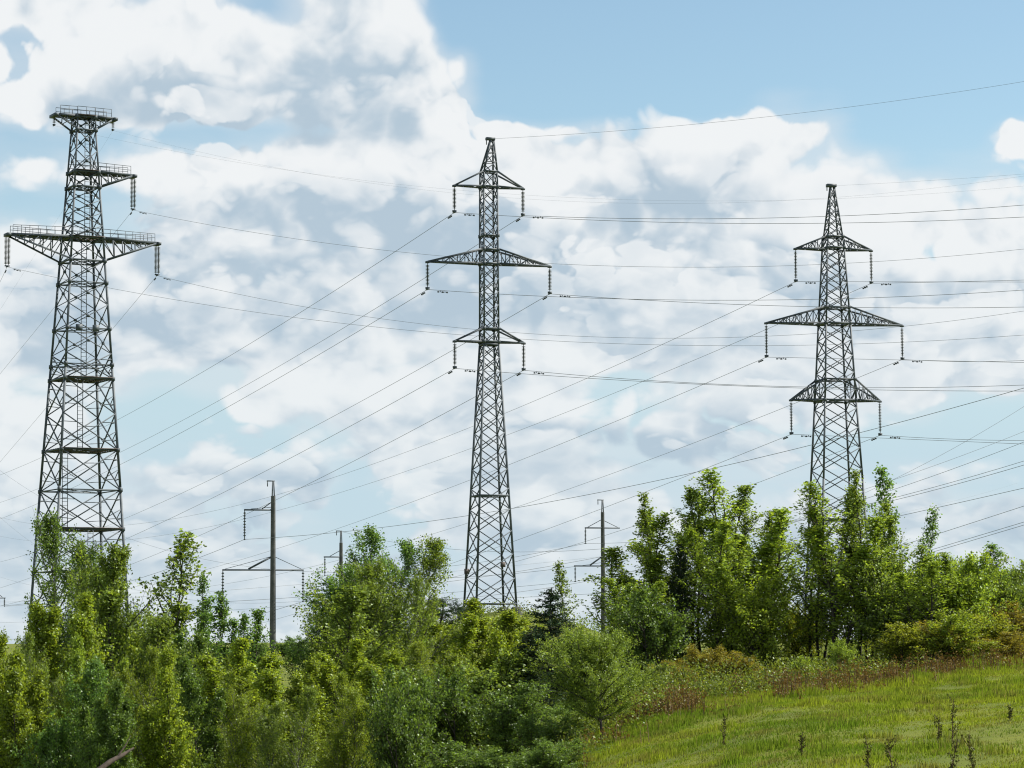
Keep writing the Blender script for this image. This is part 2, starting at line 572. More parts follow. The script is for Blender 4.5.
# --- right pylon ----------------------------------------------------------
def pylon_right():
    P = Pylon('wide tapering lattice pylon on the right, its foot hidden by young aspens', 'lattice pylons', (835.5, 400), 245, math.radians(12))
    z, hf = P.z, P.half
    prof = [(-.2, hf(35.5)), (z(480), hf(25.7)), (z(401), hf(20.6)), (z(324), hf(16)), (z(248), hf(11)), (z(237), hf(9.6)), (z(187), hf(2.4))]
    legs(P, prof, [.165, .15, .14, .13, .115, .11])
    br = MB()
    zs = [prof[0][0]]
    while zs[-1] < z(248): zs.append(zs[-1] + aat(prof, zs[-1]) * .95 + .25)
    k = (z(248) - zs[0]) / (zs[-1] - zs[0]); zs = [zs[0] + (q - zs[0]) * k for q in zs]
    pkz = list(np.linspace(z(237), z(189), 6))
    for lst, wd in ((zs, .074), ([z(248), z(237)], .07), (pkz, .06)):
        for z0, z1 in zip(lst[:-1], lst[1:]):
            for l0, r0, l1, r1 in body_faces(aat(prof, z0), z0, aat(prof, z1), z1):
                br.beam(l0, r1, wd); br.beam(r0, l1, wd)
    for py, wd in ((237, .12), (248, .14), (308, .12), (324, .16), (380, .11), (401, .15), (520, .13)):
        zz = z(py); aa = aat(prof, zz)
        for l0, r0, _, _ in body_faces(aa, zz, aa, zz): br.beam(l0, r0, wd, wd)
        br.beam((-aa, -aa, zz), (aa, aa, zz), .07); br.beam((aa, -aa, zz), (-aa, aa, zz), .07)
        for sx, sy in ((-1, -1), (1, -1), (1, 1), (-1, 1)): br.box((sx * aa, sy * aa, zz), .26, .2, .28)
    br.build('bracing', M['steel'], P.root)
    pk = MB(); zt = z(187)
    pk.box((-.1, 0, zt + .12), .85, .5, .26); pk.beam((-.5, 0, zt), (-.5, 0, zt - .35), .07)
    pk.build('peak', M['steel'], P.root)
    WIRE_START['right_top'] = P.world((-.1, 0, zt + .1))
    cs = math.cos(P.rel)
    for name, hp, pb, pu, n, il in (('top', 37.8, 250, 237, 5, 31), ('mid', 67.8, 324.7, 308, 9, 32), ('low', 44.2, 401, 380, 6, 32)):
        L = hp * P.s / cs
        for sgn, side in ((-1, 'l'), (1, 'r')):
            o, tip = arm_simple(P, sgn, L, z(pb), z(pu), aat(prof, z(pb)), aat(prof, z(pu)), n, .115, .06, True)
            e = insulator(P.root, (tip[0], 0, tip[2] - .05), il * P.s, .15, 18)
            WIRE_START['right_' + name + side] = P.world(e)
    return P


# --- left pylon with walkways ----------------------------------------------
def railing(P, arm, x0, x1, ys, z, h, step=0.95):
    for yy0, yy1 in ys:
        mb = MB()
        n = max(1, int(abs(x1 - x0) / step))
        for k in range(n + 1):
            f = k / n
            p = (x0 + (x1 - x0) * f, yy0 + (yy1 - yy0) * f, z)
            mb.beam(p, (p[0], p[1], z + h), .05)
        for hh in (h, h * .55):
            mb.beam((x0, yy0, z + hh), (x1, yy1, z + hh), .055)
        mb.build('railing', M['steel'], arm)


def pylon_left():
    P = Pylon('huge lattice pylon at far left with railed walkways on its arms', 'lattice pylons', (82, 300), 330, math.radians(27))
    z, hf = P.z, P.half
    prof = [(-.3, hf(52)), (z(488), hf(39.6)), (z(370), hf(30.6)), (z(262), hf(22.4)), (z(188), hf(16.5)), (z(131), hf(12.2)), (z(118), hf(11.6))]
    legs(P, prof, [.26, .25, .23, .21, .18, .17])
    br = MB()
    pys = [118, 131, 152, 173, 188, 201, 214, 227, 239, 262, 284, 306, 330, 355]
    for p0, p1 in zip(pys[:-1], pys[1:]):
        z1, z0 = z(p0), z(p1)
        for l0, r0, l1, r1 in body_faces(aat(prof, z0), z0, aat(prof, z1), z1):
            br.beam(l0, r1, .095); br.beam(r0, l1, .095)
            c = lerp(l0, r1, .5)
            br.box(lerp(lerp(l0, r1, .5), lerp(r0, l1, .5), .5), .3, .3, .3)
    for p0, p1 in ((355, 380), (380, 415), (415, 451), (451, 491), (491, 530), (530, 572), (572, 615), (615, 645)):
        z1, z0 = z(p0), z(p1)
        for l0, r0, l1, r1 in body_faces(aat(prof, z0), z0, aat(prof, z1), z1):
            br.beam(l0, r1, .125); br.beam(r0, l1, .125)
            x = lerp(lerp(l0, r1, .5), lerp(r0, l1, .5), .5)
            for c0, c1 in ((l0, l1), (r0, r1)):            # redundant members back to the legs
                m0 = lerp(c0, c1, .5)
                br.beam(lerp(c0, x, .5), lerp(c0, c1, .28), .08); br.beam(lerp(c1, x, .5), lerp(c0, c1, .76), .08)
                br.beam(lerp(c0, x, .55), lerp(c0, c1, .52), .08)
    for py, wd in ((118, .16), (131, .15), (173, .2), (188, .2), (239, .2), (262, .18), (284, .11), (330, .11), (366, .1), (380, .15), (451, .15), (491, .13), (530, .15), (572, .12), (615, .12)):
        zz = z(py); aa = aat(prof, zz)
        for l0, r0, _, _ in body_faces(aa, zz, aa, zz): br.beam(l0, r0, wd, wd)
        br.beam((-aa, -aa, zz), (aa, aa, zz), .1); br.beam((aa, -aa, zz), (-aa, aa, zz), .1)
        for sx, sy in ((-1, -1), (1, -1), (1, 1), (-1, 1)): br.box((sx * aa, sy * aa, zz), .42, .34, .45)
    zz = z(330); aa = aat(prof, zz)
    br.box((-.45 * aa, -aa, zz), .75, .3, .75); br.box((.35 * aa, -aa, zz), .75, .3, .75)
    br.build('bracing', M['steel'], P.root)
    # grating landings inside the shaft
    for py in (380, 451, 530):
        zz = z(py); aa = aat(prof, zz)
        mb = MB()
        for k in range(9):
            yy = -aa + 2 * aa * k / 8
            mb.beam((-aa * .98, yy, zz + .12), (aa * .98, yy, zz + .12), .35, .1)
        for xx in (-aa * .62, 0, aa * .62): mb.beam((xx, -aa, zz - .02), (xx, aa, zz - .02), .16, .16)
        mb.build('landing', M['rusty'], P.root)
    for py0, py1, fx in ((380, 451, -.06), (451, 530, -.28), (239, 380, .0), (118, 239, .1), (530, 640, .1)):
        a0, a1 = aat(prof, z(py1)), aat(prof, z(py0))
        mb = MB()
        p0 = Vector((fx * a0 * 2, -a0 * .3, z(py1))); p1 = Vector((fx * a0 * 2, -a1 * .3, z(py0)))
        for dx in (-.32, .32): mb.beam(p0 + Vector((dx, 0, 0)), p1 + Vector((dx, 0, 0)), .07)
        n = int((p1 - p0).length / .45)
        for k in range(n):
            q = p0.lerp(p1, k / n); mb.beam(q - Vector((.32, 0, 0)), q + Vector((.32, 0, 0)), .045)
        mb.build('ladder', M['steel'], P.root)

    def arm(sgn, L, pt, pb, npan, inner=None, deckw=.55):
        """flat walkway on top, braced from below"""
        mb = MB(); zt, zb = z(pt), z(pb)
        at_, ab = aat(prof, zt), aat(prof, zb)
        for sy in (-1, 1):
            t0 = (sgn * at_, sy * at_, zt); b0 = (sgn * ab, sy * ab, zb); e = (sgn * L, sy * deckw, zt)
            mb.angle(t0, e, .2, .08); mb.angle(b0, e, .18, .07)
            for k in range(1, npan):
                f = k / npan
                mb.beam(lerp(t0, e, f), lerp(b0, e, f), .1)
                mb.beam(lerp(t0, e, (k - 1) / npan), lerp(b0, e, f), .09)
        for k in range(npan * 3 + 1):
            f = k / (npan * 3)
            mb.beam(lerp((sgn * at_, -at_, zt), (sgn * L, -deckw, zt), f), lerp((sgn * at_, at_, zt), (sgn * L, deckw, zt), f), .13)
        mb.beam((sgn * at_, 0, zt + .06), (sgn * L, 0, zt + .06), 1.0, .06)
        mb.box((sgn * L, 0, zt), .5, 2 * deckw + .4, .35)
        o = mb.build('crossarm', M['steel'], P.root)
        railing(P, o, sgn * at_, sgn * (L - .5), ((-at_ * .9, -deckw), (at_ * .9, deckw)), zt + .1, 1.05)
        return (sgn * L, 0, zt)
    cs = math.cos(P.rel); s = P.s
    for sgn, side in ((-1, 'l'), (1, 'r')):
        tip = arm(sgn, (75.5 if sgn > 0 else 74) * s / cs, 239.5, 262, 6)
        WIRE_START['left_mid' + side] = P.world(insulator(P.root, (tip[0], 0, tip[2] - .15), 30 * s, .22, 22, .17))
    tip = arm(1, 50.5 * s / cs, 173, 188, 4)
    WIRE_START['left_up'] = P.world(insulator(P.root, (tip[0], 0, tip[2] - .15), 32 * s, .22, 22, .17))
    mb = MB(); zz = z(173); aa = aat(prof, zz)                 # inner railing of the upper arm deck
    o = mb
    for sgn, side in ((-1, 'l'), (1, 'r')):
        tip = arm(sgn, 29.5 * s / cs, 118, 131, 2, deckw=.9)
        WIRE_START['left_top' + side] = P.world(insulator(P.root, (tip[0], 0, tip[2] - .15), 8 * s, .2, 4))
    for py, h in ((118, 1.05), (173, 1.05), (239.5, 1.05)):
        zz = z(py); aa = aat(prof, zz); mb = MB()
        for k in range(5):
            yy = -aa + 2 * aa * k / 4
            mb.beam((-aa, yy, zz + .16), (aa, yy, zz + .16), .6, .06)
        d = mb.build('landing', M['rusty'], P.root)
        railing(P, d, -aa, aa, ((-aa, -aa), (aa, aa)), zz + .12, h)
    return P


PM = pylon_mid(); PR = pylon_right(); PL = pylon_left()


# ------------------------------------------------------------------ concrete poles
def pole(label, px, ptop, Y, wpx, arms, ties, rz=math.radians(12), key=''):
    s = Y / F
    p = at(px, (ptop + 640) / 2, Y)
    xy = (p.x, p.y); zb = float(H(*xy)) - .5
    r = empty('utility_pole', (p.x, p.y, zb), rz); tag(r, label, 'utility pole', 'concrete poles of the smaller line')
    zz = lambda py: zat(xy, py) - zb
    mb = MB()
    top = zz(ptop)
    w0 = wpx * s * .5
    zsh = zz(ptop + 15 * (300 / Y))
    mb.tube([(0, 0, 0), (0, 0, zsh)], [w0 * 1.15, w0 * .78], 14)
    mb.lathe((0, 0, zsh), [(w0 * .78, 0), (0.001, .02)], 14)
    mb.build('post', M['concrete'], r, True)
    pk = MB()
    for d in (-.12, .12): pk.beam((d, 0, zsh - .3), (d * .5, 0, top), .12)
    pk.beam((-.7, 0, top), (.15, 0, top), .12); pk.beam((-.62, 0, top), (-.62, 0, top - .6), .09)
    pk.build('peak', M['steel'], r)
    WIRE_START[key + 'top'] = Matrix.Translation(r.location) @ Matrix.Rotation(rz, 4, 'Z') @ Vector((-.3, 0, top))
    for i, (x0, x1, py, ins, dy) in enumerate(arms):
        a = MB(); z0 = zz(py)
        lo, hi = (x0 - px) * s / math.cos(rz), (x1 - px) * s / math.cos(rz)
        a.beam((lo, -.05, z0), (hi, -.05, z0), .22, .16)
        for t, (tx, tz, tw) in enumerate(ties[i]):
            a.beam(((tx - px) * s / math.cos(rz), .0, z0 + .1), (0, 0, zz(py - tz)), tw)
        a.build('crossarm', M['steel'], r)
        for j, (ix, il) in enumerate(ins):
            xx = (ix - px) * s / math.cos(rz)
            m = MB(); prof = [(.04, 0)]
            n = 9; L = il * s
            for k in range(n):
                zk = -.2 - (L - .4) * k / n; dz = (L - .4) / n
                prof += [(.05, zk), (.15, zk - dz * .3), (.14, zk - dz * .45), (.05, zk - dz * .55)]
            prof += [(.04, -L)]
            m.lathe((xx, -.05, z0 - .05), prof, 8)
            o = m.build('insulator_string', M['glass_disc'], r)
            c = MB(); c.beam((xx, -.4, z0 - .05 - L), (xx, .3, z0 - .05 - L), .12, .12); c.build('wire_clamp', M['steel'], o)
            WIRE_START[f'{key}{i}{j}'] = Matrix.Translation(r.location) @ Matrix.Rotation(rz, 4, 'Z') @ Vector((xx, -.05, z0 - .05 - L))
    return r


pole('tall round concrete pole between the left and middle pylons', 273, 481, 300, 5.8,
     [(244.5, 272, 510, [(245, 29)], 0), (223.5, 303, 570, [(224, 31), (302.5, 31)], 0)],
     [[(262, 9, .1), (251, 3, .06)], [(249, 14, .2), (226, 14, .05), (301, 14, .06)]], key='pa_')
pole('narrow concrete pole showing mainly its tip above the tall birch-like trees', 341, 531, 380, 4.4,
     [(324, 341, 557, [(325, 18)], 0), (314, 366, 590, [(316, 16), (365, 16)], 0)],
     [[(330, 7, .08)], [(330, 9, .14), (364, 9, .05)]], key='pb_')
pole('slim concrete pole with four stubby arms beside the right-hand aspen grove', 603, 500, 370, 4.6,
     [(585, 620, 528, [(585.5, 15)], 0), (574, 622, 566, [(575, 15)], 0)],
     [[(588, 9, .08), (618, 8, .07)], [(590, 10, .18), (618, 10, .06)]], key='pc_')
pole('distant concrete pole at the left edge, only its arm tip in the frame', -7, 560, 420, 4.2,
     [(-20, 5, 598, [(4, 8)], 0)], [[(-16, 9, .1), (2, 9, .08)]], key='pd_')


# ------------------------------------------------------------------ wires
def sweep(pts, r):
    mb = MB(); mb.tube(pts, r, 5); return mb


def add_wire(label, P0, h, pix, ext=1.25, r=0.026, damper=True, group='overhead wires', start_ext=0.0):
    """P0 start point, h horizontal direction, pix two picture points the wire passes through (in its own vertical plane)"""
    h = Vector((h[0], h[1])).normalized()
    t, zz = [0.0], [P0.z]
    for px, py in pix:
        d = ray(px, py)
        # s*dxy - t*h = P0xy
        det = -d.x * h.y + d.y * h.x
        s_ = (-P0.x * h.y + P0.y * h.x) / det
        t_ = (d.x * P0.y - d.y * P0.x) / det
        t.append(t_); zz.append(s_ * d.z)
    co = np.polyfit(t, zz, len(t) - 1)
    if len(t) == 3 and co[0] < 2e-5:
        c = 2e-5
        b = (zz[2] - zz[0] - c * t[2] ** 2) / t[2]
        co = np.array([c, b, zz[0]])
    T = t[-1] * ext
    while T < 1200:                                   # run on until well outside the photographed view
        q = CAMROT.transposed() @ Vector((P0.x + h.x * T, P0.y + h.y * T, float(np.polyval(co, T))))
        if not -40 < 512 - q.x / q.z * F < 1064 or q.z > -20: break
        T *= 1.06
    n = 48
    pts = []
    for k in range(n + 1):
        tt = T * k / n
        pts.append((P0.x + h.x * tt, P0.y + h.y * tt, float(np.polyval(co, tt))))
    o = sweep(pts, r).build('power_line', M['wire'], None, True)
    tag(o, label, 'power line', group)
    if damper:
        mb = MB()
        sl = float(np.polyval(np.polyder(co), 0))
        for dd in (1.1, 1.5):
            c = Vector((P0.x + h.x * dd, P0.y + h.y * dd, float(np.polyval(co, dd))))
            e = Vector((h.x, h.y, sl)).normalized() * .2
            q = c - Vector((0, 0, .13))
            mb.beam(c, q, .05); mb.beam(q - e, q + e, .03); mb.beam(q - e * 1.2, q - e * .6, .12); mb.beam(q + e * .6, q + e * 1.2, .12)
        mb.build('vibration_damper', M['steel'], o)
    return o


AWAY = (-math.sin(math.radians(18)), math.cos(math.radians(18)))
RIGHT = (0.966, -0.26)
W = WIRE_START
tiers = {'top': 'top', 'mid': 'middle', 'low': 'bottom'}
sd = {'l': 'left', 'r': 'right'}
spans = [
    # key, direction, two picture points
    ('mid_topl', AWAY, ((256, 340), (0, 475)), 'long wire falling leftward from the top left arm of the middle pylon'),
    ('mid_topr', AWAY, ((271, 371), (0, 502.5)), 'long wire falling leftward from the top right arm, passing behind the middle pylon shaft'),
    ('mid_midl', AWAY, ((291, 371), (0, 519)), 'wire falling leftward from the wide middle left arm of the middle pylon'),
    ('mid_midr', AWAY, ((306, 431), (0, 562)), 'wire falling leftward behind the middle pylon from its wide middle right arm'),
    ('mid_lowl', AWAY, ((256, 476), (0, 588)), 'wire falling leftward from the bottom left arm of the middle pylon'),
    ('mid_lowr', AWAY, ((281, 497.5), (0, 606)), 'wire from the bottom right arm of the middle pylon down past the tall concrete pole'),
    ('mid_topl', RIGHT, ((768, 223.5), (1024, 217)), 'near level wire running right from the top left arm of the middle pylon'),
    ('mid_topr', RIGHT, ((768, 218), (1024, 205)), 'near level wire running right from the top right arm of the middle pylon'),
    ('mid_midl', RIGHT, ((768, 300), (1024, 290)), 'near level wire running right from the middle left arm of the middle pylon'),
    ('mid_midr', RIGHT, ((768, 305.5), (1024, 307)), 'near level wire running right from the middle right arm of the middle pylon'),
    ('mid_lowl', RIGHT, ((768, 387), (1024, 391)), 'near level wire running right from the bottom left arm of the middle pylon'),
    ('mid_lowr', RIGHT, ((768, 386), (1024, 385)), 'near level wire running right from the bottom right arm of the middle pylon'),
    ('right_topl', AWAY, ((617, 365), (297, 489)), 'wire falling leftward from the top left arm of the right pylon'),
    ('right_topr', AWAY, ((644, 381), (276, 511)), 'wire falling leftward behind the right pylon from its top right arm'),
    ('right_midl', AWAY, ((637, 412.5), (276, 549)), 'wire falling leftward from the wide middle left arm of the right pylon'),
    ('right_midr', AWAY, ((682, 447.5), (381, 549)), 'wire falling leftward behind the right pylon from its wide middle right arm'),
    ('right_lowl', AWAY, ((657, 487.5), (403, 580)), 'wire falling leftward from the bottom left arm of the right pylon'),
    ('right_lowr', AWAY, ((682, 510), (406, 587)), 'wire falling leftward from the bottom right arm of the right pylon behind its shaft'),
    ('right_topl', RIGHT, ((848, 280.5), (1024, 282)), 'short level wire running right from the top left arm of the right pylon'),
    ('right_topr', RIGHT, ((940, 282), (1024, 280)), 'short level wire running right from the top right arm of the right pylon'),
    ('right_midl', RIGHT, ((870, 359), (1024, 362.5)), 'short level wire running right from the middle left arm of the right pylon'),
    ('right_midr', RIGHT, ((960, 361.5), (1024, 360.5)), 'short level wire running right from the middle right arm of the right pylon'),
    ('right_lowl', RIGHT, ((880, 437), (1024, 444)), 'short level wire running right from the bottom left arm of the right pylon'),
    ('right_lowr', RIGHT, ((950, 439), (1024, 440.5)), 'short level wire running right from the bottom right arm of the right pylon'),
    ('left_up', AWAY, ((54, 307), (9, 363)), 'steep wire falling left behind the left pylon from its single upper right arm'),
    ('left_midr', AWAY, ((115, 325), (0, 462)), 'steep wire falling left behind the left pylon from its wide right arm'),
    ('left_midl', AWAY, ((0, 282), (-40, 338)), 'short steep wire leaving the left frame edge from the left pylon\'s wide left arm'),
    ('left_up', RIGHT, ((442, 256), (1024, 249)), 'sagging wire from the left pylon\'s single upper right arm to the right edge'),
    ('left_midr', RIGHT, ((471, 329), (1024, 311)), 'sagging wire from the left pylon\'s wide right arm to the right edge'),
    ('left_midl', RIGHT, ((463, 335), (1024, 335)), 'sagging wire from the left pylon\'s wide left arm to the right edge'),
]
for key, h, pix, lab in spans:
    add_wire(lab, W[key], h, pix, 1.35 if h is AWAY else 1.2, r=0.019 if key.startswith('mid') else 0.018)
add_wire('thin earth wire rising right from the peak of the middle pylon across blue sky', W['mid_top'], RIGHT, ((737, 120), (1024, 81.5)), 1.2, .011, False)
add_wire('very faint earth wire rising right from the peak of the right pylon', W['right_top'], RIGHT, ((922, 181), (1024, 174)), 1.2, .006, False)
add_wire('faint earth wire sagging right from the left pylon\'s top right bracket', W['left_topr'], RIGHT, ((356, 181), (1024, 176)), 1.2, .006, False)
add_wire('faint earth wire sagging right from the left pylon\'s top left bracket', W['left_topl'], RIGHT, ((300, 172), (1024, 186)), 1.2, .006, False)
add_wire('earth wire dropping away left from the left pylon\'s top right bracket', W['left_topr'], AWAY, ((104, 142), (60, 215)), 1.6, .006, False)

# the smaller line: from the concrete poles up to the right
def far_wire(label, P0, p1, Y1, mid, r=.021, ext=1.15):
    q = at(p1[0], p1[1], Y1)
    return add_wire(label, P0, (q.x - P0.x, q.y - P0.y), (mid, p1), ext, r, False, 'wires of the smaller line')


far_wire('wire from the tall concrete pole\'s short arm climbing to the upper right edge', W['pa_00'], (1024, 388), 190, (719, 467), .020)
far_wire('wire from the tall concrete pole\'s lower left insulator rising gently right', W['pa_10'], (760, 520), 330, (515, 572))
far_wire('wire from the tall concrete pole\'s lower right insulator rising gently right', W['pa_11'], (760, 535), 330, (519, 592))
far_wire('wire from the tall concrete pole\'s short arm slanting down left', W['pa_00'], (0, 606), 420, (175, 566.5))
far_wire('wire from the tall concrete pole\'s lower left insulator down behind slender trees', W['pa_10'], (0, 640), 420, (180, 612))
far_wire('wire from the tall concrete pole\'s lower right insulator slanting down left', W['pa_11'], (0, 648), 420, (239, 620))
far_wire('earth wire from the half hidden pole tip up to the right', W['pb_top'], (1024, 461), 220, (779, 524), .018)
far_wire('wire from the half hidden pole\'s upper arm towards the middle pylon foot', W['pb_00'], (640, 556), 330, (466, 577))
far_wire('wire from the slim pole\'s upper insulator rising to the right edge', W['pc_00'], (1024, 465), 230, (915, 495))
far_wire('wire from the slim pole\'s lower insulator rising to the right edge', W['pc_10'], (1024, 488), 230, (915, 512.5))
far_wire('wire from the slim pole\'s upper insulator sloping left past the middle pylon', W['pc_00'], (393, 571), 430, (515, 557))
far_wire('wire from the slim pole\'s lower insulator sloping left past the middle pylon', W['pc_10'], (411, 596), 430, (519, 585))
far_wire('upper of the three low wires at the right edge above the small shrubs', at(760, 590, 330), (1024, 506), 230, (940, 531))
far_wire('middle of the three low wires at the right edge above the small shrubs', at(760, 600, 330), (1024, 522), 230, (928, 546))
far_wire('lowest of the three low wires at the right edge above the small shrubs', at(760, 602, 335), (1024, 525), 235, (928, 549))
far_wire('lowest wire behind the middle pylon foot, nearly level', at(380, 604, 430), (760, 585), 330, (519, 597))
far_wire('wire of the distant pole running level at the left edge', W['pd_00'], (150, 596), 470, (60, 602), .024)


# ------------------------------------------------------------------ trees
class Growth:
    def __init__(self, seed):
        self.rs = random.Random(seed); self.nr = np.random.RandomState(seed)
        self.wood = MB(); self.c = []; self.sz = []; self.dirs = []

    def limb(self, p, d, L, r0, r1, seg, wob, lift, n=5):
        """a tapering limb; lift>0 turns it up, <0 lets it droop"""
        rs = self.rs
        pts, rad = [Vector(p)], [r0]
        d = Vector(d).normalized()
        for i in range(seg):
            d = (d + Vector((rs.gauss(0, wob), rs.gauss(0, wob), rs.gauss(0, wob) + lift))).normalized()
            pts.append(pts[-1] + d * (L / seg)); rad.append(r0 + (r1 - r0) * (i + 1) / seg)
        if r0 > 0.004: self.wood.tube(pts, rad, n)
        return pts

    def leaves(self, pts, num, spread, size, droop=0.0, f0=0.0):
        nr = self.nr
        P = np.array([tuple(p) for p in pts])
        t = (f0 + (1 - f0) * nr.rand(num)) * (len(P) - 1)
        i = np.minimum(t.astype(int), len(P) - 2); f = (t - i)[:, None]
        c = P[i] * (1 - f) + P[i + 1] * f + nr.normal(0, spread, (num, 3))
        c[:, 2] -= droop * nr.rand(num)
        self.c.append(c); self.sz.append(size * (0.65 + 0.7 * nr.rand(num)))

    def crown_mesh(self, name, mat, ratio=0.72, up=0.5, needle=False):
        nr = self.nr
        c = np.concatenate(self.c); s = np.concatenate(self.sz); n = len(c)
        nrm = nr.normal(0, 1, (n, 3)); nrm[:, 2] += up * .5 * nr.choice([-1, 1], n)
        out = c.copy(); out[:, 2] *= 0.3
        nrm += 0.12 * out / (np.linalg.norm(out, axis=1, keepdims=True) + 1e-6)
        nrm /= np.linalg.norm(nrm, axis=1, keepdims=True)
        a = nr.normal(0, 1, (n, 3)); a[:, 2] -= 0.5
        a -= nrm * np.sum(a * nrm, 1, keepdims=True); a /= np.linalg.norm(a, axis=1, keepdims=True)
        b = np.cross(nrm, a)
        L = s[:, None]; Wd = L * ratio
        v = np.stack([c - a * L * .5, c + b * Wd * .5 - a * L * .08, c + a * L * .5, c - b * Wd * .5 - a * L * .08], 1).reshape(-1, 3)
        i = np.arange(n) * 4
        return np_mesh(name, v, np.stack([i, i + 1, i + 2, i + 3], -1), mat)


def polar(az, el): return Vector((math.cos(az) * math.cos(el), math.sin(az) * math.cos(el), math.sin(el)))


def broadleaf(seed, height, width, stems=1, prim=34, el=(25, 60), lift=0.05, twig=7, nleaf=16, size=.10, spread=.11,
              base=0.12, droop=0.0, shape='egg', tr=.09, lean=.06, gaps=0.12, ragged=.25):
    g = Growth(seed); rs = g.rs
    for st in range(stems):
        if stems > 1:
            az = 2 * math.pi * (st + rs.random() * .6) / stems
            r0 = width * .07
            p = Vector((r0 * math.cos(az), r0 * math.sin(az), 0))
            tilt = rs.uniform(.02, .15)
            d = Vector((math.cos(az) * tilt, math.sin(az) * tilt, 1)); Hs = height * rs.uniform(.62, .97) if st else height
            wd = width * (.62 if stems > 3 else .75)
        else:
            p = Vector((0, 0, 0)); d = Vector((rs.gauss(0, lean), rs.gauss(0, lean), 1)); Hs = height; wd = width
        tp = g.limb(p, d, Hs, tr * (1 if stems == 1 else .6), .008, 12, .035, .03, 7)
        off = rs.random() * 6.28
        N = prim if stems == 1 else max(8, int(prim / stems * 1.5))
        for i in range(N):
            f = base + (1 - base) * ((i + rs.random()) / N) ** .9
            if rs.random() < gaps: continue
            q = f * (len(tp) - 1); k = min(int(q), len(tp) - 2)
            o = tp[k].lerp(tp[k + 1], q - k)
            u = (f - base) / (1 - base)
            if shape == 'egg': prof = min(1, .45 + 2.2 * u) * max(0, 1 - u ** 3.2) ** .75 + .16
            elif shape == 'column': prof = min(1, .6 + 1.5 * u) * max(0, 1 - u ** 2.6) ** .7 + .14
            elif shape == 'fan': prof = min(1, .35 + 1.3 * u) * max(0, 1 - u ** 2) ** .8 + .10
            elif shape == 'flame': prof = min(1, .5 + 1.7 * u) * max(0, 1 - u) ** .72 + .07
            elif shape == 'cone': prof = 1.02 - .92 * u
            else: prof = math.sqrt(max(0.02, 1 - (1.65 * u - .72) ** 2)) + .05
            Lp = wd * .5 * prof * rs.uniform(1 - ragged, 1 + ragged) / max(.35, math.cos(math.radians((el[0] + el[1]) / 2)))
            az = off + i * 2.39996 + rs.gauss(0, .35)
            e = math.radians(el[0] + (el[1] - el[0]) * (0.3 * rs.random() + .7 * u))
            pp = g.limb(o, polar(az, e), Lp, max(.006, .028 * Lp / 2), .004, 5, .11, lift, 4)
            g.leaves(pp, int(nleaf * 1.2), spread, size, droop * .5, .45)
            for j in range(twig):
                fj = .2 + .8 * (j + rs.random()) / twig
                q = fj * 5; k = min(int(q), 4); oo = pp[k].lerp(pp[k + 1], q - k)
                dd = (pp[k + 1] - pp[k]).normalized()
                v = Vector((rs.gauss(0, 1), rs.gauss(0, 1), rs.gauss(0, .8)))
                dd = (dd * .9 + v * .62 + Vector((0, 0, -droop * .9 + .12))).normalized()
                Lt = Lp * rs.uniform(.22, .42) * (1.15 - .5 * fj)
                tw = g.limb(oo, dd, max(.18, Lt), .006, .003, 3, .12, -.25 * droop + .02, 3)
                g.leaves(tw, int(nleaf * rs.uniform(.6, 1.4)), spread, size, droop * .7)
        g.leaves(tp[-3:], int(nleaf * 3), spread, size, 0)
    return g


def conifer(seed, height, width, whorls=22, per=7, size=.17, dens=26):
    g = Growth(seed); rs = g.rs
    tp = g.limb((0, 0, 0), (0, 0, 1), height, .12, .01, 10, .01, .03, 7)
    for w in range(whorls):
        f = .06 + .93 * (w / whorls); z = f * height
        for k in range(per if f < .8 else 5):
            if rs.random() < .12: continue
            az = rs.random() * 6.283
            L = width * .5 * (1.04 - f) ** .85 * rs.uniform(.6, 1.18) + .12
            o = Vector((tp[int(f * 10)].x, tp[int(f * 10)].y, z + rs.uniform(-.15, .15)))
            pp = g.limb(o, polar(az, rs.uniform(-.25, .12) + .5 * f), L, .02, .004, 4, .06, .05, 4)
            g.leaves(pp, int(dens * (L + .3)), .055, size, .12)
            for s in range(3):
                q = pp[1 + s]; d = polar(az + rs.choice([-1, 1]) * rs.uniform(.5, 1.0), -.1)
                tw = g.limb(q, d, L * .38 * (1 - .2 * s), .006, .003, 2, .08, -.02, 3)
                g.leaves(tw, int(dens * .5 * (L * .6 + .2)), .05, size, .10)
    g.leaves(tp[-2:], 60, .05, size * .8, 0)
    return g


def pine(seed, height, width):
    g = Growth(seed); rs = g.rs
    tp = g.limb((0, 0, 0), (.03, 0, 1), height, .2, .05, 8, .03, .03, 7)
    for i in range(26):
        f = .35 + .65 * rs.random()
        q = f * 8; k = min(int(q), 7); o = tp[k].lerp(tp[k + 1], q - k)
        L = width * .5 * (math.sin(math.pi * (.2 + .75 * (f - .35) / .65)) + .15) * rs.uniform(.6, 1.15)
        pp = g.limb(o, polar(rs.random() * 6.283, rs.uniform(.05, .6)), L, .05, .012, 4, .16, .1, 5)
        for j in range(7):
            c = pp[1 + j % 4] + Vector((rs.gauss(0, .25), rs.gauss(0, .25), rs.gauss(.1, .15)))
            g.leaves([c - Vector((.2, 0, 0)), c + Vector((.2, 0, .1))], 46, .16, .24, 0)
    return g


PROTO = {}


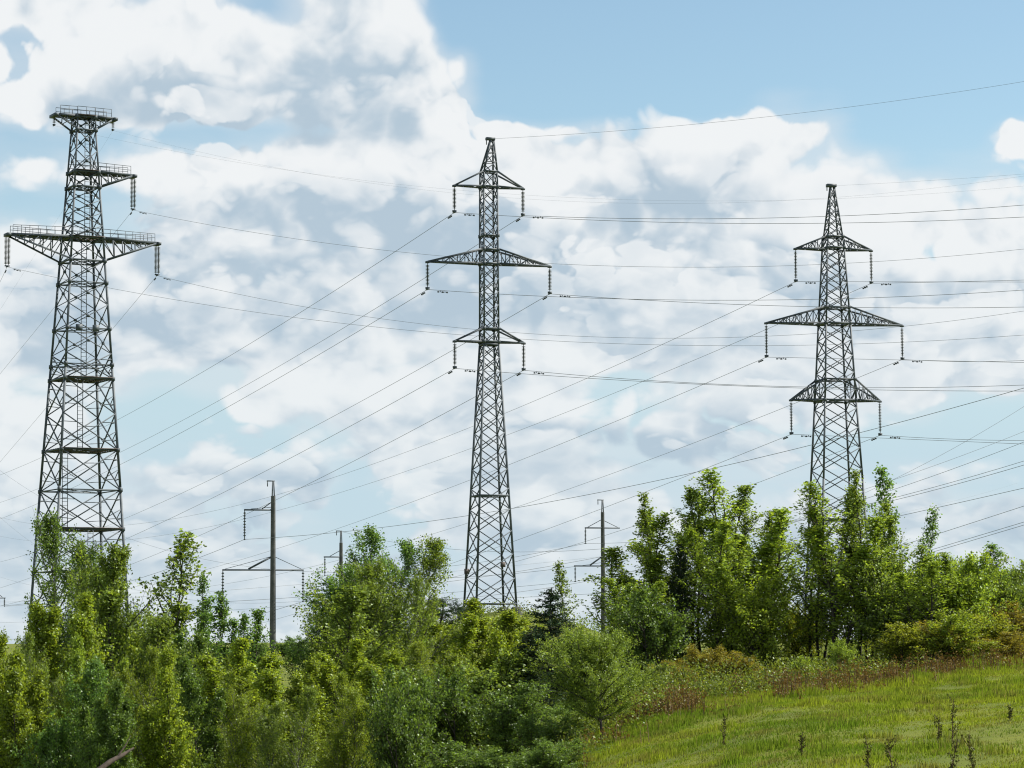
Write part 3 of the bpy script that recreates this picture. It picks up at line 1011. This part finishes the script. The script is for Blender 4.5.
def proto(key, g, leaf='leaf', bark='bark', ratio=.72, up=.5):
    crown = g.crown_mesh('crown', M[leaf], ratio, up)
    trunk = np_mesh('trunk', [tuple(v) for v in g.wood.v], g.wood.f, M[bark], True)
    c = np.concatenate(g.c)
    h = float(np.percentile(c[:, 2], 98.4 if key[:3] in ('wil', 'bro', 'asp') else 99.0))
    w = float(np.percentile(np.abs(c[:, 0]), 96) + np.percentile(np.abs(c[:, 1]), 96))
    PROTO[key] = (crown, trunk, h, w)


# name: several variants each
for i in range(3):
    proto(f'aspen{i}', broadleaf(10 + i, 9, 2.9, 4, 116, (46, 76), .06, 7, 12, .086, .07, .14, 0, 'flame', .085, .03, .18, .55))
for i in range(2):
    proto(f'birch{i}', broadleaf(20 + i, 10, 3.6, 4, 160, (34, 68), .0, 9, 28, .074, .075, .06, .36, 'egg', .09, .03, .12, .48), bark='birch_bark')
for i in range(3):
    proto(f'broad{i}', broadleaf(30 + i, 8, 3.4, 3, 130, (30, 66), .05, 10, 27, .080, .08, .05, .05, 'egg', .10, .04, .10, .48))
for i in range(3):
    proto(f'willow{i}', broadleaf(40 + i, 7.5, 3.2, 5, 150, (36, 70), .04, 9, 28, .072, .07, .04, .10, 'flame', .08, .05, .10, .5))
for i in range(2):
    proto(f'sapling{i}', broadleaf(50 + i, 6.5, 1.5, 1, 40, (35, 65), .05, 5, 9, .090, .07, .12, 0, 'flame', .04, .05, .16, .45))
for i in range(2):
    proto(f'shrub{i}', broadleaf(60 + i, 3.0, 2.6, 6, 66, (25, 66), .04, 7, 22, .072, .07, .03, 0, 'egg', .04, .05, .08, .45))
proto('orchard0', broadleaf(77, 5.2, 4.2, 1, 92, (26, 64), .04, 13, 52, .080, .085, .22, .06, 'egg', .09, .04, .05, .35))
for i in range(2):
    proto(f'spruce{i}', conifer(80 + i, 7.5, 2.6, 30, 8, .14), 'needle', ratio=.30, up=.2)
proto('pine0', pine(90, 9, 6), 'needle', ratio=.28, up=.3)

YG = (1.42, 1.34, .74, 1); MG = (1.08, 1.08, .95, 1); DG = (.70, .80, .85, 1); BG = (.78, .98, 1.15, 1)  # leaf greens; YG and DG also paint sunlit and shaded crowns
YB = (1.55, 1.28, .75, 1); BR = (1.45, .92, .72, 1); LT = (1.45, 1.45, .95, 1)
NAMES = {'aspen': ('aspen_tree', 'tree'), 'birch': ('birch_tree', 'tree'), 'broad': ('broadleaf_tree', 'tree'), 'willow': ('willow_bush', 'bush'),
         'sapling': ('sapling', 'sapling'), 'shrub': ('shrub', 'shrub'), 'orchard': ('broadleaf_tree', 'tree'), 'spruce': ('spruce_tree', 'tree'), 'pine': ('pine_tree', 'tree')}
TREES = [
    # px, top, Y, width px, kind, tint, label
    # ---- left belt, back to front
    (68, 520, 118, 84, 'birch0', DG, 'airy dark birch standing directly before the legs of the left pylon'),
    (100, 578, 114, 56, 'birch1', MG, 'small birch between the dark birch and the tall paired trees at left'),
    (124, 556, 110, 84, 'broad0', MG, 'left one of the paired tall green trees just right of the left pylon'),
    (152, 544, 108, 80, 'aspen0', MG, 'right one of the paired tall green trees just right of the left pylon'),
    (207, 588, 106, 62, 'aspen1', BG, 'slender blue-green young tree with pointed top right of the paired trees'),
    (236, 614, 106, 48, 'aspen2', BG, 'smaller blue-green young tree beside the slender pointed one'),
    (22, 622, 100, 76, 'willow0', YG, 'rounded yellow-green bush at the left frame edge below the left pylon'),
    (-12, 640, 97, 60, 'broad1', YG, 'yellow-green tree cut by the left frame edge'),
    (62, 618, 100, 60, 'willow0', YG, 'yellow-green leafy tree below the dark birch'),
    (104, 612, 98, 66, 'willow1', YG, 'bright yellow-green bush under the left one of the paired trees'),
    (146, 622, 96, 70, 'broad1', MG, 'full green tree under the right one of the paired trees'),
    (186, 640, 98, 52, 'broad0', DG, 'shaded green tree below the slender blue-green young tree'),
    (28, 664, 90, 66, 'willow2', YG, 'second yellow-green bush up from the bottom left corner'),
    (70, 668, 86, 64, 'broad0', BG, 'dark blue-green tree in the lower left among yellow-green bushes'),
    (170, 660, 86, 56, 'willow0', YG, 'bright yellow-green bush at the bottom below the full green tree'),
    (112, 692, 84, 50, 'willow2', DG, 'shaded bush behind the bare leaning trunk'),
    # ---- concrete pole gap
    (262, 652, 92, 80, 'willow1', YG, 'yellow-green bush in front of the foot of the tall concrete pole'),
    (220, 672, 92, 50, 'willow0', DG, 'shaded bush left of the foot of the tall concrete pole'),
    (300, 668, 92, 62, 'willow2', YG, 'yellow-green bush right of the foot of the tall concrete pole'),
    # ---- tall tree in front of the half hidden pole
    (338, 534, 108, 92, 'birch1', BG, 'tall birch-like tree hiding the second concrete pole'),
    (382, 544, 106, 84, 'birch0', MG, 'right hand top of the tall clump hiding the second concrete pole'),
    (360, 594, 103, 96, 'broad0', MG, 'leafy green tree filling the base of the tall birch clump'),
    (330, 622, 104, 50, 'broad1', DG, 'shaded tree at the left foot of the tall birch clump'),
    (374, 650, 95, 74, 'willow1', YG, 'yellow-green bush right below the tall birch clump'),
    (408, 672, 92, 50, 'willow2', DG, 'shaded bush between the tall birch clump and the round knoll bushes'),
    # ---- below the middle pylon
    (440, 598, 205, 44, 'pine0', (1, 1, 1, 1), 'small dark pine on the skyline left of the middle pylon foot'),
    (436, 624, 108, 66, 'willow0', YG, 'yellow-green bush below the skyline pine'),
    (478, 609, 110, 78, 'willow1', YG, 'large round yellow-green bush in front of the middle pylon foot'),
    (517, 626, 108, 50, 'willow2', YG, 'yellow-green bush between the middle pylon foot and the spruce'),
    (490, 654, 96, 72, 'broad2', MG, 'green tree below the large round bush of the middle pylon'),
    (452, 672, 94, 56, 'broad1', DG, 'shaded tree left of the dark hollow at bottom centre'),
    (549, 592, 98, 64, 'spruce0', (.75, .8, .8, 1), 'pointed dark spruce right of the middle pylon foot'),
    (530, 634, 96, 54, 'spruce1', (.7, .75, .72, 1), 'broader dark spruce just left of and below the pointed one'),
    (584, 656, 100, 44, 'broad2', MG, 'green tree right of the pointed spruce'),
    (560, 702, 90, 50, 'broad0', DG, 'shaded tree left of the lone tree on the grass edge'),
    (580, 562, 116, 36, 'sapling1', MG, 'thin sparse sapling against the sky left of the slim pole'),
    (601, 630, 80, 74, 'orchard0', MG, 'lone round-crowned tree with a bare trunk on the grass edge'),
    # ---- right grove
    (638, 520, 112, 66, 'aspen0', LT, 'leftmost tall aspen of the grove right of the slim pole'),
    (662, 504, 114, 62, 'aspen1', MG, 'open-crowned aspen second from left in the grove'),
    (677, 548, 111, 30, 'spruce0', (.55, .6, .6, 1), 'narrow dark conifer in the middle of the grove'),
    (704, 489, 113, 66, 'aspen2', MG, 'tall aspen right of the narrow dark conifer'),
    (742, 478, 112, 84, 'aspen0', LT, 'tallest aspen of the grove right of the slim pole'),
    (762, 508, 114, 56, 'aspen1', MG, 'rightmost aspen of the grove, beside the open gap of sky'),
    (724, 526, 109, 58, 'aspen2', LT, 'light green full tree in front of the tallest aspen'),
    (630, 580, 108, 50, 'aspen2', LT, 'light green tree at the left foot of the aspen grove'),
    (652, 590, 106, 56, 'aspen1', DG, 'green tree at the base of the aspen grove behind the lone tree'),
    (756, 580, 108, 56, 'aspen2', YG, 'leafy tree at the right base of the aspen grove'),
    (800, 600, 112, 40, 'shrub0', YB, 'yellow-brown shrub in the gap between the two aspen groups'),
    # ---- group in front of the right pylon
    (820, 506, 110, 56, 'aspen2', MG, 'leftmost aspen in front of the right pylon legs'),
    (842, 489, 108, 66, 'aspen0', LT, 'aspen straight in front of the right pylon shaft'),
    (868, 482, 110, 62, 'aspen1', MG, 'tall aspen just right of the right pylon shaft'),
    (893, 468, 113, 36, 'sapling0', BG, 'tall thin sparse aspen rising highest right of the right pylon'),
    (915, 508, 112, 38, 'sapling1', BG, 'thin aspen leaning right of the highest sparse one'),
    (893, 566, 107, 56, 'aspen2', MG, 'leafy tree below the tall thin sparse aspen'),
    # ---- right edge
    (932, 550, 105, 66, 'aspen1', LT, 'light green tree with visible stems right of the pylon group'),
    (962, 556, 106, 52, 'aspen2', LT, 'small aspen between the light green tree and the right edge sapling'),
    (1003, 544, 114, 36, 'sapling0', BG, 'thin pointed sapling near the right frame edge'),
    (984, 610, 105, 48, 'shrub1', YB, 'yellow-brown shrub below the thin pointed sapling'),
    (948, 612, 103, 50, 'shrub0', YG, 'yellow-green shrub at the foot of the small aspen'),
    (1016, 604, 108, 52, 'shrub0', BR, 'reddish brown shrub cut by the right frame edge'),
    (906, 624, 103, 46, 'shrub1', YB, 'yellow-brown shrub below the leafy tree right of the pylon base'),
    # ---- little bushes on the grass edge
    (842, 640, 98, 20, 'shrub0', LT, 'small bright bush on the grass edge below the right pylon'),
    (800, 656, 97, 18, 'shrub1', LT, 'tiny bright bush on the grass edge left of the small one'),
    (655, 664, 98, 24, 'shrub1', MG, 'small pale bush on the grass edge right of the lone tree'),
    (944, 574, 108, 38, 'aspen0', LT, 'slender light aspen between the light green tree and the small aspen'),
    (976, 580, 110, 34, 'aspen1', MG, 'slim green aspen left of the right edge sapling'),
    (1018, 572, 116, 36, 'aspen2', MG, 'slender aspen cut by the right frame edge behind the reddish shrub'),
    (990, 586, 112, 30, 'sapling1', LT, 'light thin sapling between the slim green aspen and the right edge sapling'),
    (44, 640, 94, 50, 'birch1', MG, 'pointed green birch in the left bushes below the pylon base'),
    (86, 648, 92, 44, 'willow2', LT, 'bright narrow bush left of the full green tree'),
    (134, 652, 90, 50, 'birch0', YG, 'yellow-green pointed birch in the middle of the left bushes'),
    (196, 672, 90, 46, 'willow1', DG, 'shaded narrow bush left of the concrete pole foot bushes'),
    (240, 676, 86, 46, 'birch1', YG, 'yellow-green pointed birch below the concrete pole foot'),
    (286, 690, 84, 46, 'birch0', MG, 'green pointed birch at the bottom right of the concrete pole foot'),
    (346, 676, 86, 46, 'birch0', YG, 'yellow-green pointed birch below the tall birch clump'),
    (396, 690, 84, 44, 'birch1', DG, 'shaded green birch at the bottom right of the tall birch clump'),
    (446, 644, 100, 50, 'birch0', YG, 'yellow-green birch below the skyline pine, beside the large round bush'),
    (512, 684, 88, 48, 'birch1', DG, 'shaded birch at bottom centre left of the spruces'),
    (616, 668, 92, 44, 'broad0', MG, 'leafy tree just right behind the lone round-crowned tree'),
    (944, 622, 103, 40, 'shrub1', BR, 'russet shrub on the upper edge of the grass below the light green tree'),
    (704, 646, 101, 34, 'shrub0', BR, 'russet shrub at the foot of the aspen grove'),
    (738, 652, 101, 36, 'shrub1', BR, 'second russet shrub further right at the foot of the aspen grove'),
    (676, 660, 99, 30, 'shrub0', BR, 'low russet shrub left of the others at the foot of the aspen grove'),
    (996, 632, 104, 44, 'shrub1', BR, 'russet shrub on the slope below the right edge sapling'),
    (972, 640, 103, 38, 'shrub0', YB, 'low yellow-brown shrub on the slope left of the russet one at right'),
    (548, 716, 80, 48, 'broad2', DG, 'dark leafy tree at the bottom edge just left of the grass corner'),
    (568, 712, 84, 40, 'broad0', MG, 'green tree at the bottom edge touching the grass corner'),
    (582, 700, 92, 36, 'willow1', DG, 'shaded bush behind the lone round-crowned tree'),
    (954, 560, 108, 46, 'aspen1', LT, 'light pointed aspen right of the light green tree at right'),
    (984, 562, 110, 44, 'aspen0', LT, 'light feathery aspen left of the right edge sapling'),
    (1012, 566, 110, 44, 'aspen1', MG, 'green aspen below the right edge sapling'),
    (908, 560, 108, 44, 'aspen2', MG, 'green aspen between the pylon group and the light green tree'),
    (362, 548, 107, 84, 'birch1', BG, 'middle top of the tall birch clump hiding the second concrete pole'),
    (398, 584, 105, 52, 'birch1', MG, 'right shoulder of the tall birch clump by the second concrete pole'),
    (462, 622, 112, 60, 'willow0', YG, 'yellow-green bush right below the skyline pine'),
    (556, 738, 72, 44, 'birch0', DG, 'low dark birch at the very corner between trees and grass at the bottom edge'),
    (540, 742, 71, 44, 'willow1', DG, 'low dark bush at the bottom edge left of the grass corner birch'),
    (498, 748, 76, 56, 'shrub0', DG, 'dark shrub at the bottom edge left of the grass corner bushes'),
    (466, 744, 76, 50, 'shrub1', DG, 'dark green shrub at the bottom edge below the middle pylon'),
    # ---- far off; haze put into the leaves as a greyer, bluer tint
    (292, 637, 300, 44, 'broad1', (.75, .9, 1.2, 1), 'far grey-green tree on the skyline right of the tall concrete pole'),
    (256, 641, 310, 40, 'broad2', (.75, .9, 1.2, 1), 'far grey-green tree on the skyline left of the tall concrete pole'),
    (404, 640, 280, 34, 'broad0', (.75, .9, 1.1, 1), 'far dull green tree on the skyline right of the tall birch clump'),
]
first = {}
rr = random.Random(3)
for px, top, Y, wpx, kind, tint, label in TREES:
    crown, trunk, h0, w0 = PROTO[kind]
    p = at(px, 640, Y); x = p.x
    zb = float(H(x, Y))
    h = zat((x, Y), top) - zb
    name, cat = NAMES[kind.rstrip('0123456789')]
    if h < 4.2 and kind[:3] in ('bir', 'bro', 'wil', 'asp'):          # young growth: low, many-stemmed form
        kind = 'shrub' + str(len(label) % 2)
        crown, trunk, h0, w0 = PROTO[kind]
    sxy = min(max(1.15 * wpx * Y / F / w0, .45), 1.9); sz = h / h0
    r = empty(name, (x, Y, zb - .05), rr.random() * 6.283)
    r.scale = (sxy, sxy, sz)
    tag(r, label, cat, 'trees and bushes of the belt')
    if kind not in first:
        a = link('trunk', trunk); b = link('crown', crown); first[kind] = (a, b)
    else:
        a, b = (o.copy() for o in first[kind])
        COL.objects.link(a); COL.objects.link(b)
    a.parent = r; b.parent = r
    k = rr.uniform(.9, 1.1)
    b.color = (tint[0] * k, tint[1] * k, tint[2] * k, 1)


# ------------------------------------------------------------------ undergrowth, dry weeds, weed stalks
def leaf_cloud(name, c, s, mat, ratio, seed, up=.4):
    g = Growth(seed); g.c = [c]; g.sz = [s]
    return link(name, g.crown_mesh(name, mat, ratio, up))


def undergrowth():
    rs = np.random.RandomState(11)
    cl, sz = [], []
    n = 1500
    y = 74 + 52 * rs.rand(n); px = -60 + 1150 * rs.rand(n)
    x = (px - 512) / F * y
    edge = 76 + np.clip((px - 600) / 420, 0, 1) * 26 + np.where(px > 600, 3, 0)      # keep off the open grass
    keep = (y > edge) & ((px > 565) | (y > 92))
    x, y, px = x[keep], y[keep], px[keep]
    z = H(x, y)
    for i in range(len(x)):
        hh = (.5 + 1.3 * rs.rand() ** 1.5) * (1.5 if px[i] < 560 else .8); ww = .5 + .7 * rs.rand()
        m = int(90 + 140 * ww)
        q = rs.normal(0, 1, (m, 3)); q /= np.linalg.norm(q, axis=1, keepdims=True)
        q *= (rs.rand(m, 1) ** .4)
        c = np.stack([x[i] + q[:, 0] * ww, y[i] + q[:, 1] * ww, z[i] + hh * .5 + q[:, 2] * hh * .55], -1)
        cl.append(c); sz.append(.05 + .05 * rs.rand(m))
    for i in range(170):
        kx, ky = rs.normal(-1, 9), 215 + rs.normal(0, 14)
        ww = .5 + .8 * rs.rand(); hh = .4 + .9 * rs.rand()
        q = rs.normal(0, 1, (70, 3)) * .5
        cl.append(np.stack([kx + q[:, 0] * ww * 2, ky + q[:, 1] * ww * 2, float(H(kx, ky)) + hh * .4 + q[:, 2] * hh * .6], -1)); sz.append(.10 + .10 * rs.rand(70))
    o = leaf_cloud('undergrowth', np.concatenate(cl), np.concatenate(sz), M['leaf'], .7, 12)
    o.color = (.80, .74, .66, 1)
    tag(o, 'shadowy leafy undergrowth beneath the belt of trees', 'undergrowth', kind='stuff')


def dry_weeds():
    rs = np.random.RandomState(21)
    n = 9000
    px = np.concatenate([560 + 240 * rs.rand(n // 2), 700 + 360 * rs.rand(n // 2)])
    u = rs.rand(n)
    edge = 79 + np.clip((px - 590) / 420, 0, 1) * 22
    y = edge + rs.normal(2.2, 3.4, n); x = (px - 512) / F * y
    patch = vnoise(x * .8, y * .35, 8)
    patch = patch * .6 + .4 * vnoise(x * 2.1, y * .9, 9)
    k = patch > .50 + .12 * rs.rand(n)
    x, y = x[k], y[k]; n = len(x)
    h = (.18 + .65 * rs.rand(n) ** 1.8) * (.7 + .6 * vnoise(x * .9, y * .6, 10)[...])
    v, f = blades(x, y, h, np.full(n, .02), rs, .25)
    z = H(x, y)
    m = 9
    t = .45 + .55 * rs.rand(n, m)
    c = np.stack([np.repeat(x, m), np.repeat(y, m), (z[:, None] + h[:, None] * t).ravel()], -1) + rs.normal(0, .05, (n * m, 3))
    g = Growth(22); g.c = [c]; g.sz = [.05 + .05 * rs.rand(n * m)]
    me = g.crown_mesh('seed_heads', M['weed'], .5, .2)
    o = link('dry_weeds', np_mesh('dry_weeds', v, f, M['dry_stem']))
    tag(o, 'reddish brown dry weeds and seed heads along the upper edge of the grass', 'dry weeds', kind='stuff')
    s = link('seed_head', me, o); s.color = (1.9, .95, .72, 1); s['kind'] = 'stuff'


def weed_stalk(px, py_top, Y, label, seed, lean=.08):
    rs = random.Random(seed); nr = np.random.RandomState(seed)
    p = at(px, 740, Y); zb = float(H(p.x, Y))
    hgt = zat((p.x, Y), py_top) - zb
    r = empty('weed_plant', (p.x, Y, zb - .03), rs.random() * 6.28)
    tag(r, label, 'weed', 'tall dark weeds in the grass')
    g = Growth(seed)
    st = g.limb((0, 0, 0), (rs.gauss(0, lean), rs.gauss(0, lean), 1), hgt, .012, .005, 8, .05, .05, 5)
    g.leaves(st, 34, .03, .075, 0, .10)
    g.leaves(st[-3:], 40, .018, .035, 0, 0)
    for k in range(7):
        o = st[2 + k % 6]
        b = g.limb(o, polar(rs.random() * 6.28, 1.0), hgt * rs.uniform(.16, .34), .007, .004, 3, .1, .06, 4)
        g.leaves(b, 14, .02, .05, 0, .25)
    s = g.wood.build('stem', M['dry_stem'], r, True)
    l = link('leaves', g.crown_mesh('leaves', M['weed'], .45, .2), r); l.color = (1.15, .98, .80, 1)


undergrowth(); dry_weeds()
for i, (px, pt, Y, lab) in enumerate([
        (952, 697, 56, 'tallest dark weed standing alone in the grass near the right edge'),
        (868, 741, 46, 'dark weed at the bottom edge, leftmost of the bottom row of weeds'),
        (893, 737, 46, 'dark weed at the bottom edge, second from left of the bottom row'),
        (948, 736, 46, 'branching dark weed at the bottom edge below the tallest weed'),
        (975, 734, 46, 'leaning dark weed at the bottom edge, rightmost of the bottom row'),
        (802, 734, 56, 'low dark weed alone in the grass, well left of the bottom row'),
        (938, 716, 58, 'weed with pale leaves just left of the tallest weed'),
        (1010, 706, 62, 'dark bushy weed on the scuffed earth at the right edge'),
        (724, 716, 66, 'slender brown weed in the middle of the open grass')]):
    weed_stalk(px, pt, Y, lab, 300 + i)

# bare dead trunk leaning up out of the bushes at lower left
pa, pb = at(96, 772, 69), at(132, 749, 70)
d = pb - pa
foot = Vector((pa.x - 2.2, 68.6, float(H(pa.x - 2.2, 68.6)) - .1))
r = empty('leaning_trunk', foot)
tag(r, 'bare brown dead trunk leaning up between the bushes at lower left', 'dead trunk')
o = pa - foot
mb = MB(); mb.tube([Vector((0, 0, 0)), o * .5 + Vector((.1, 0, -.15)), o, o + d * .4 + Vector((0, 0, .03)), o + d * .75, o + d * 1.05], [.13, .10, .075, .065, .05, .02], 9)
mb.build('trunk', M['dead_wood'], r, True)
mb = MB(); mb.tube([o + d * .55, o + d * .75 + Vector((.05, 0, .22)), o + d * .85 + Vector((.1, 0, .42))], [.03, .02, .008], 6)
mb.build('branch', M['dead_wood'], r, True)

# ------------------------------------------------------------------ sky, clouds, sun, camera
# coverage and greyness of the clouds by direction: rows every 32 px of elevation from the top of the view down, columns every 48 px of azimuth
COVER = """
99876537962000000000000
55688999991000000000000
66689999996000000000000
77789999997100002420000
54433345556776467861016
45667789999999999865234
42236899999999999999866
44457899999999999999988
66789979899999999998568
78889988999999999999778
88899999999999999999888
88888888999877888888988
66864566887764578887768
88831235887763465676623
99643445678876675532223
66567887257887544543643
88787554236787856566777
88888843234577777766777
77777776677777777777777
77777777777777777777777
77777777777777777777777
"""
GREY = """
00000000000000000000000
00000002210000000000000
00044455550000000000000
00576777764000000000000
00004555430000000000000
00000000000000144000000
00002234554203575300000
00046667888655453200000
00555555455542333200000
04633456667887656554232
06887654455455433444320
06765332222334434554333
00222222222222222222222
00222222222223356322222
22333333333556777654333
22333358533334444433333
25566687544444444444444
14445567654444444444444
14444444444444444444444
14444444444444444444444
13333333333333333333333
"""


def build_world():
    w = bpy.data.worlds.new('World'); SC.world = w; w.use_nodes = True
    nt = NT(w.node_tree); nt.n.clear()
    out = nt.new('ShaderNodeOutputWorld')
    sky = nt.new('ShaderNodeTexSky', sky_type='NISHITA'); sky.sun_disc = False
    sky.sun_elevation = SUN_EL; sky.sun_rotation = SUN_AZ
    sky.air_density = 1.0; sky.dust_density = 0.6; sky.ozone_density = 1.5; sky.altitude = 200
    d = nt.new('ShaderNodeTexCoord').outputs['Generated']
    sp = nt.new('ShaderNodeSeparateXYZ'); nt.put(sp.inputs[0], d)
    dx, dy, dz = sp.outputs
    # cloud space: about one unit per 100 px of the picture, squeezed in height towards the horizon like a far cloud deck
    zc = nt.math('MULTIPLY', nt.math('LOGARITHM', nt.math('MAXIMUM', nt.math('ADD', dz, 0.24), 0.02), math.e), 12.4)
    cx = nt.new('ShaderNodeCombineXYZ')
    nt.put(cx.inputs[0], nt.math('MULTIPLY', dx, 28.0)); nt.put(cx.inputs[1], nt.math('MULTIPLY', dy, 28.0)); nt.put(cx.inputs[2], zc)
    P = nt.vmath('ADD', cx.outputs[0], (3.7, 1.3, 19.1))

    warp = nt.noise(P, 0.55, 4, 0.5, color=True)
    warp = nt.vmath('SUBTRACT', warp, (.5, .5, .5))
    # picture-like angular coordinates of a direction (tangent of azimuth and elevation about +Y)
    yy = nt.math('MAXIMUM', dy, 0.25)
    ws = nt.new('ShaderNodeSeparateXYZ'); nt.put(ws.inputs[0], warp)
    u = nt.math('ADD', nt.math('MULTIPLY', nt.math('DIVIDE', dx, yy), F), nt.math('MULTIPLY', ws.outputs[0], 60.0))
    v0 = nt.math('MULTIPLY', nt.math('DIVIDE', dz, yy), F)
    v = nt.math('ADD', v0, nt.math('MULTIPLY', ws.outputs[2], 40.0))
    uu = nt.math('DIVIDE', nt.math('ADD', u, 512 + 32 + 24), 48.0 * 23)       # 0..1 across the columns
    vv = nt.math('DIVIDE', nt.math('SUBTRACT', 639.0, v), 32.0)               # row number
    rows = COVER.split(); greys = GREY.split()
    acc = None
    for k, (r, g) in enumerate(zip(rows, greys)):
        stops = [((i + .5) / 23, (int(a) / 9, int(b) / 9, 0, 1)) for i, (a, b) in enumerate(zip(r, g))]
        c = nt.ramp(uu, stops, 'EASE')
        acc = c if acc is None else nt.mixc(nt.mapr(vv, k - 1, k, smooth=True), acc, c)
    ac = nt.new('ShaderNodeSeparateColor'); nt.put(ac.inputs[0], acc)
    cov, grey = ac.outputs[0], ac.outputs[1]
    # elsewhere round the sky: broken cloud at random
    wide = nt.noise(d, 2.6, 3, 0.5)
    inview = nt.math('MULTIPLY', nt.mapr(nt.vmath('DOT_PRODUCT', d, tuple(ray(512, 330).normalized())), 0.955, 0.972), 1.0)
    cov = nt.mixf(inview, nt.mapr(wide, 0.40, 0.62), cov)
    grey = nt.mixf(inview, nt.mapr(wide, 0.5, 0.7, 0, .6), grey)

    wv = nt.vmath('SCALE', warp, scale=0.55)

    def puff(vec):
        """rounded heaps with sharp creases between them, coarse to fine"""
        acc = None
        for sc_, wt in ((0.62, .40), (1.35, .33), (2.9, .18), (6.2, .065), (13.0, .018)):
            n = nt.noise(nt.vmath('ADD', vec, (sc_ * 3.1, 0, sc_)), sc_, 0, 0.5)
            b = nt.math('MULTIPLY', nt.math('ABSOLUTE', nt.math('SUBTRACT', n, .5)), 4.2 * wt)
            acc = b if acc is None else nt.math('ADD', acc, b)
        return acc
    Q = nt.vmath('ADD', P, wv)
    covr = cov
    cov = nt.mapr(cov, 0, 1, -.35, 1.25)
    edge = nt.math('SUBTRACT', nt.noise(Q, 2.2, 6, 0.6), .5)
    streak = nt.math('SUBTRACT', nt.noise(nt.vmath('MULTIPLY', Q, (.42, .42, 1.5)), 0.9, 5, 0.5), .5)
    softn = nt.mapr(nt.noise(P, 0.6, 1, 0.5), 0.38, 0.62, 0.16, 0.52)
    low = nt.mapr(dz, 0.03, 0.13, .12, 0)
    white = nt.mixc(nt.mapr(dz, 0.02, 0.16), rgb(.80, .855, .88), rgb(.875, .90, .915))
    greyc = nt.mixc(nt.mapr(dz, 0.0, 0.12), rgb(.485, .605, .70), rgb(.465, .58, .68))
    skyc = nt.mixc(1.0, sky.outputs[0], rgb(*SKYT), 'MULTIPLY')
    pale = nt.mapr(dz, 0.06, 0.18, 0.9, 0.0)
    skyc = nt.mixc(pale, skyc, rgb(.53 * CG / WS, .69 * CG / WS, .80 * CG / WS))
    scl = lambda c: nt.mixc(1.0, c, rgb(CG / WS, CG / WS, CG / WS), 'MULTIPLY')
    # thin high veil
    veil = nt.math('MULTIPLY', nt.mapr(nt.math('ADD', covr, nt.math('MULTIPLY', streak, 1.1)), 0.2, 0.8, smooth=True), .55)
    fin = nt.mixc(veil, skyc, scl(nt.mixc(.35, white, greyc)))
    # three banks of cumulus, far to near: each heap is bright along its sunlit top and greyer underneath
    for k, (off, sc_, bias, gain) in enumerate((((0, 0, 0), 1.0, 0.0, 1.0), ((17.3, 4.1, 8.7), 0.8, -.60, .80), ((41.9, 9.2, 23.4), 1.15, -.68, .72))):
        V = nt.vmath('ADD', nt.vmath('MULTIPLY', Q, (sc_, sc_, sc_ * (1.0 if k == 0 else 1.25))), off)
        n0 = puff(V)
        n1 = puff(nt.vmath('ADD', V, (0.12, 0.0, 0.30)))
        under = nt.math('SUBTRACT', n1, n0)                       # more cloud above than here: an underside
        if k == 0:
            d_ = nt.math('ADD', cov, nt.math('MULTIPLY', nt.math('SUBTRACT', n0, NC), NA))
        else:
            d_ = nt.math('ADD', nt.math('MULTIPLY', nt.math('MINIMUM', cov, 1.0), 1.0), nt.math('MULTIPLY', nt.math('SUBTRACT', n0, NC), 1.9))
        d_ = nt.math('ADD', nt.math('ADD', d_, nt.math('MULTIPLY', edge, EA)), bias)
        al = nt.mapr(d_, 0.38, nt.math('ADD', nt.math('ADD', 0.38, softn), low), smooth=True)
        if k: al = nt.math('MULTIPLY', al, .75)
        g2 = nt.math('ADD', nt.math('MULTIPLY', grey, 1.3 * gain), nt.mapr(d_, 0.6, 1.6, -0.16, 0.16))
        g2 = nt.math('ADD', g2, nt.math('MULTIPLY', streak, .9 * gain))
        g2 = nt.math('ADD', g2, nt.math('MULTIPLY', under, nt.mapr(dz, 0.02, 0.14, RK * .6, RK)))
        g2 = nt.mapr(g2, -0.1, 1.0, smooth=True)
        fin = nt.mixc(al, fin, scl(nt.mixc(g2, white, greyc)))
    bg = nt.new('ShaderNodeBackground'); nt.put(bg.inputs[0], fin); bg.inputs[1].default_value = WS
    nt.l.new(bg.outputs[0], out.inputs[0])


WS = 0.08                         # world strength
EXPO = 0.8
CG = 2 ** -EXPO                   # cloud radiance for that exposure
SKYT = (1.04, 1.085, .985)
NC, NA, RK, EA = 0.42, 1.25, 1.5, 0.30
build_world()
SC.world.cycles.sampling_method = "MANUAL"; SC.world.cycles.sample_map_resolution = 256

sun = bpy.data.lights.new('sun', 'SUN'); sun.energy = 5.0; sun.angle = math.radians(.55); sun.color = (1, .95, .86)
so = bpy.data.objects.new('sun', sun); COL.objects.link(so)
so.rotation_euler = SUN_DIR.to_track_quat('Z', 'Y').to_euler(); so.location = (60, 40, 80)

cam = bpy.data.cameras.new('camera'); co = bpy.data.objects.new('camera', cam); COL.objects.link(co)
cam.sensor_width = 36; cam.lens = 36 * F / 1024; cam.clip_start = .5; cam.clip_end = 20000
co.rotation_euler = CAMROT.to_euler(); SC.camera = co
SC.view_settings.view_transform = 'Standard'; SC.view_settings.look = 'None'
SC.view_settings.exposure = EXPO; SC.view_settings.gamma = 1
SC.cycles.filter_width = 1.15; SC.cycles.max_bounces = 6; SC.cycles.diffuse_bounces = 3; SC.cycles.glossy_bounces = 2; SC.cycles.transmission_bounces = 4
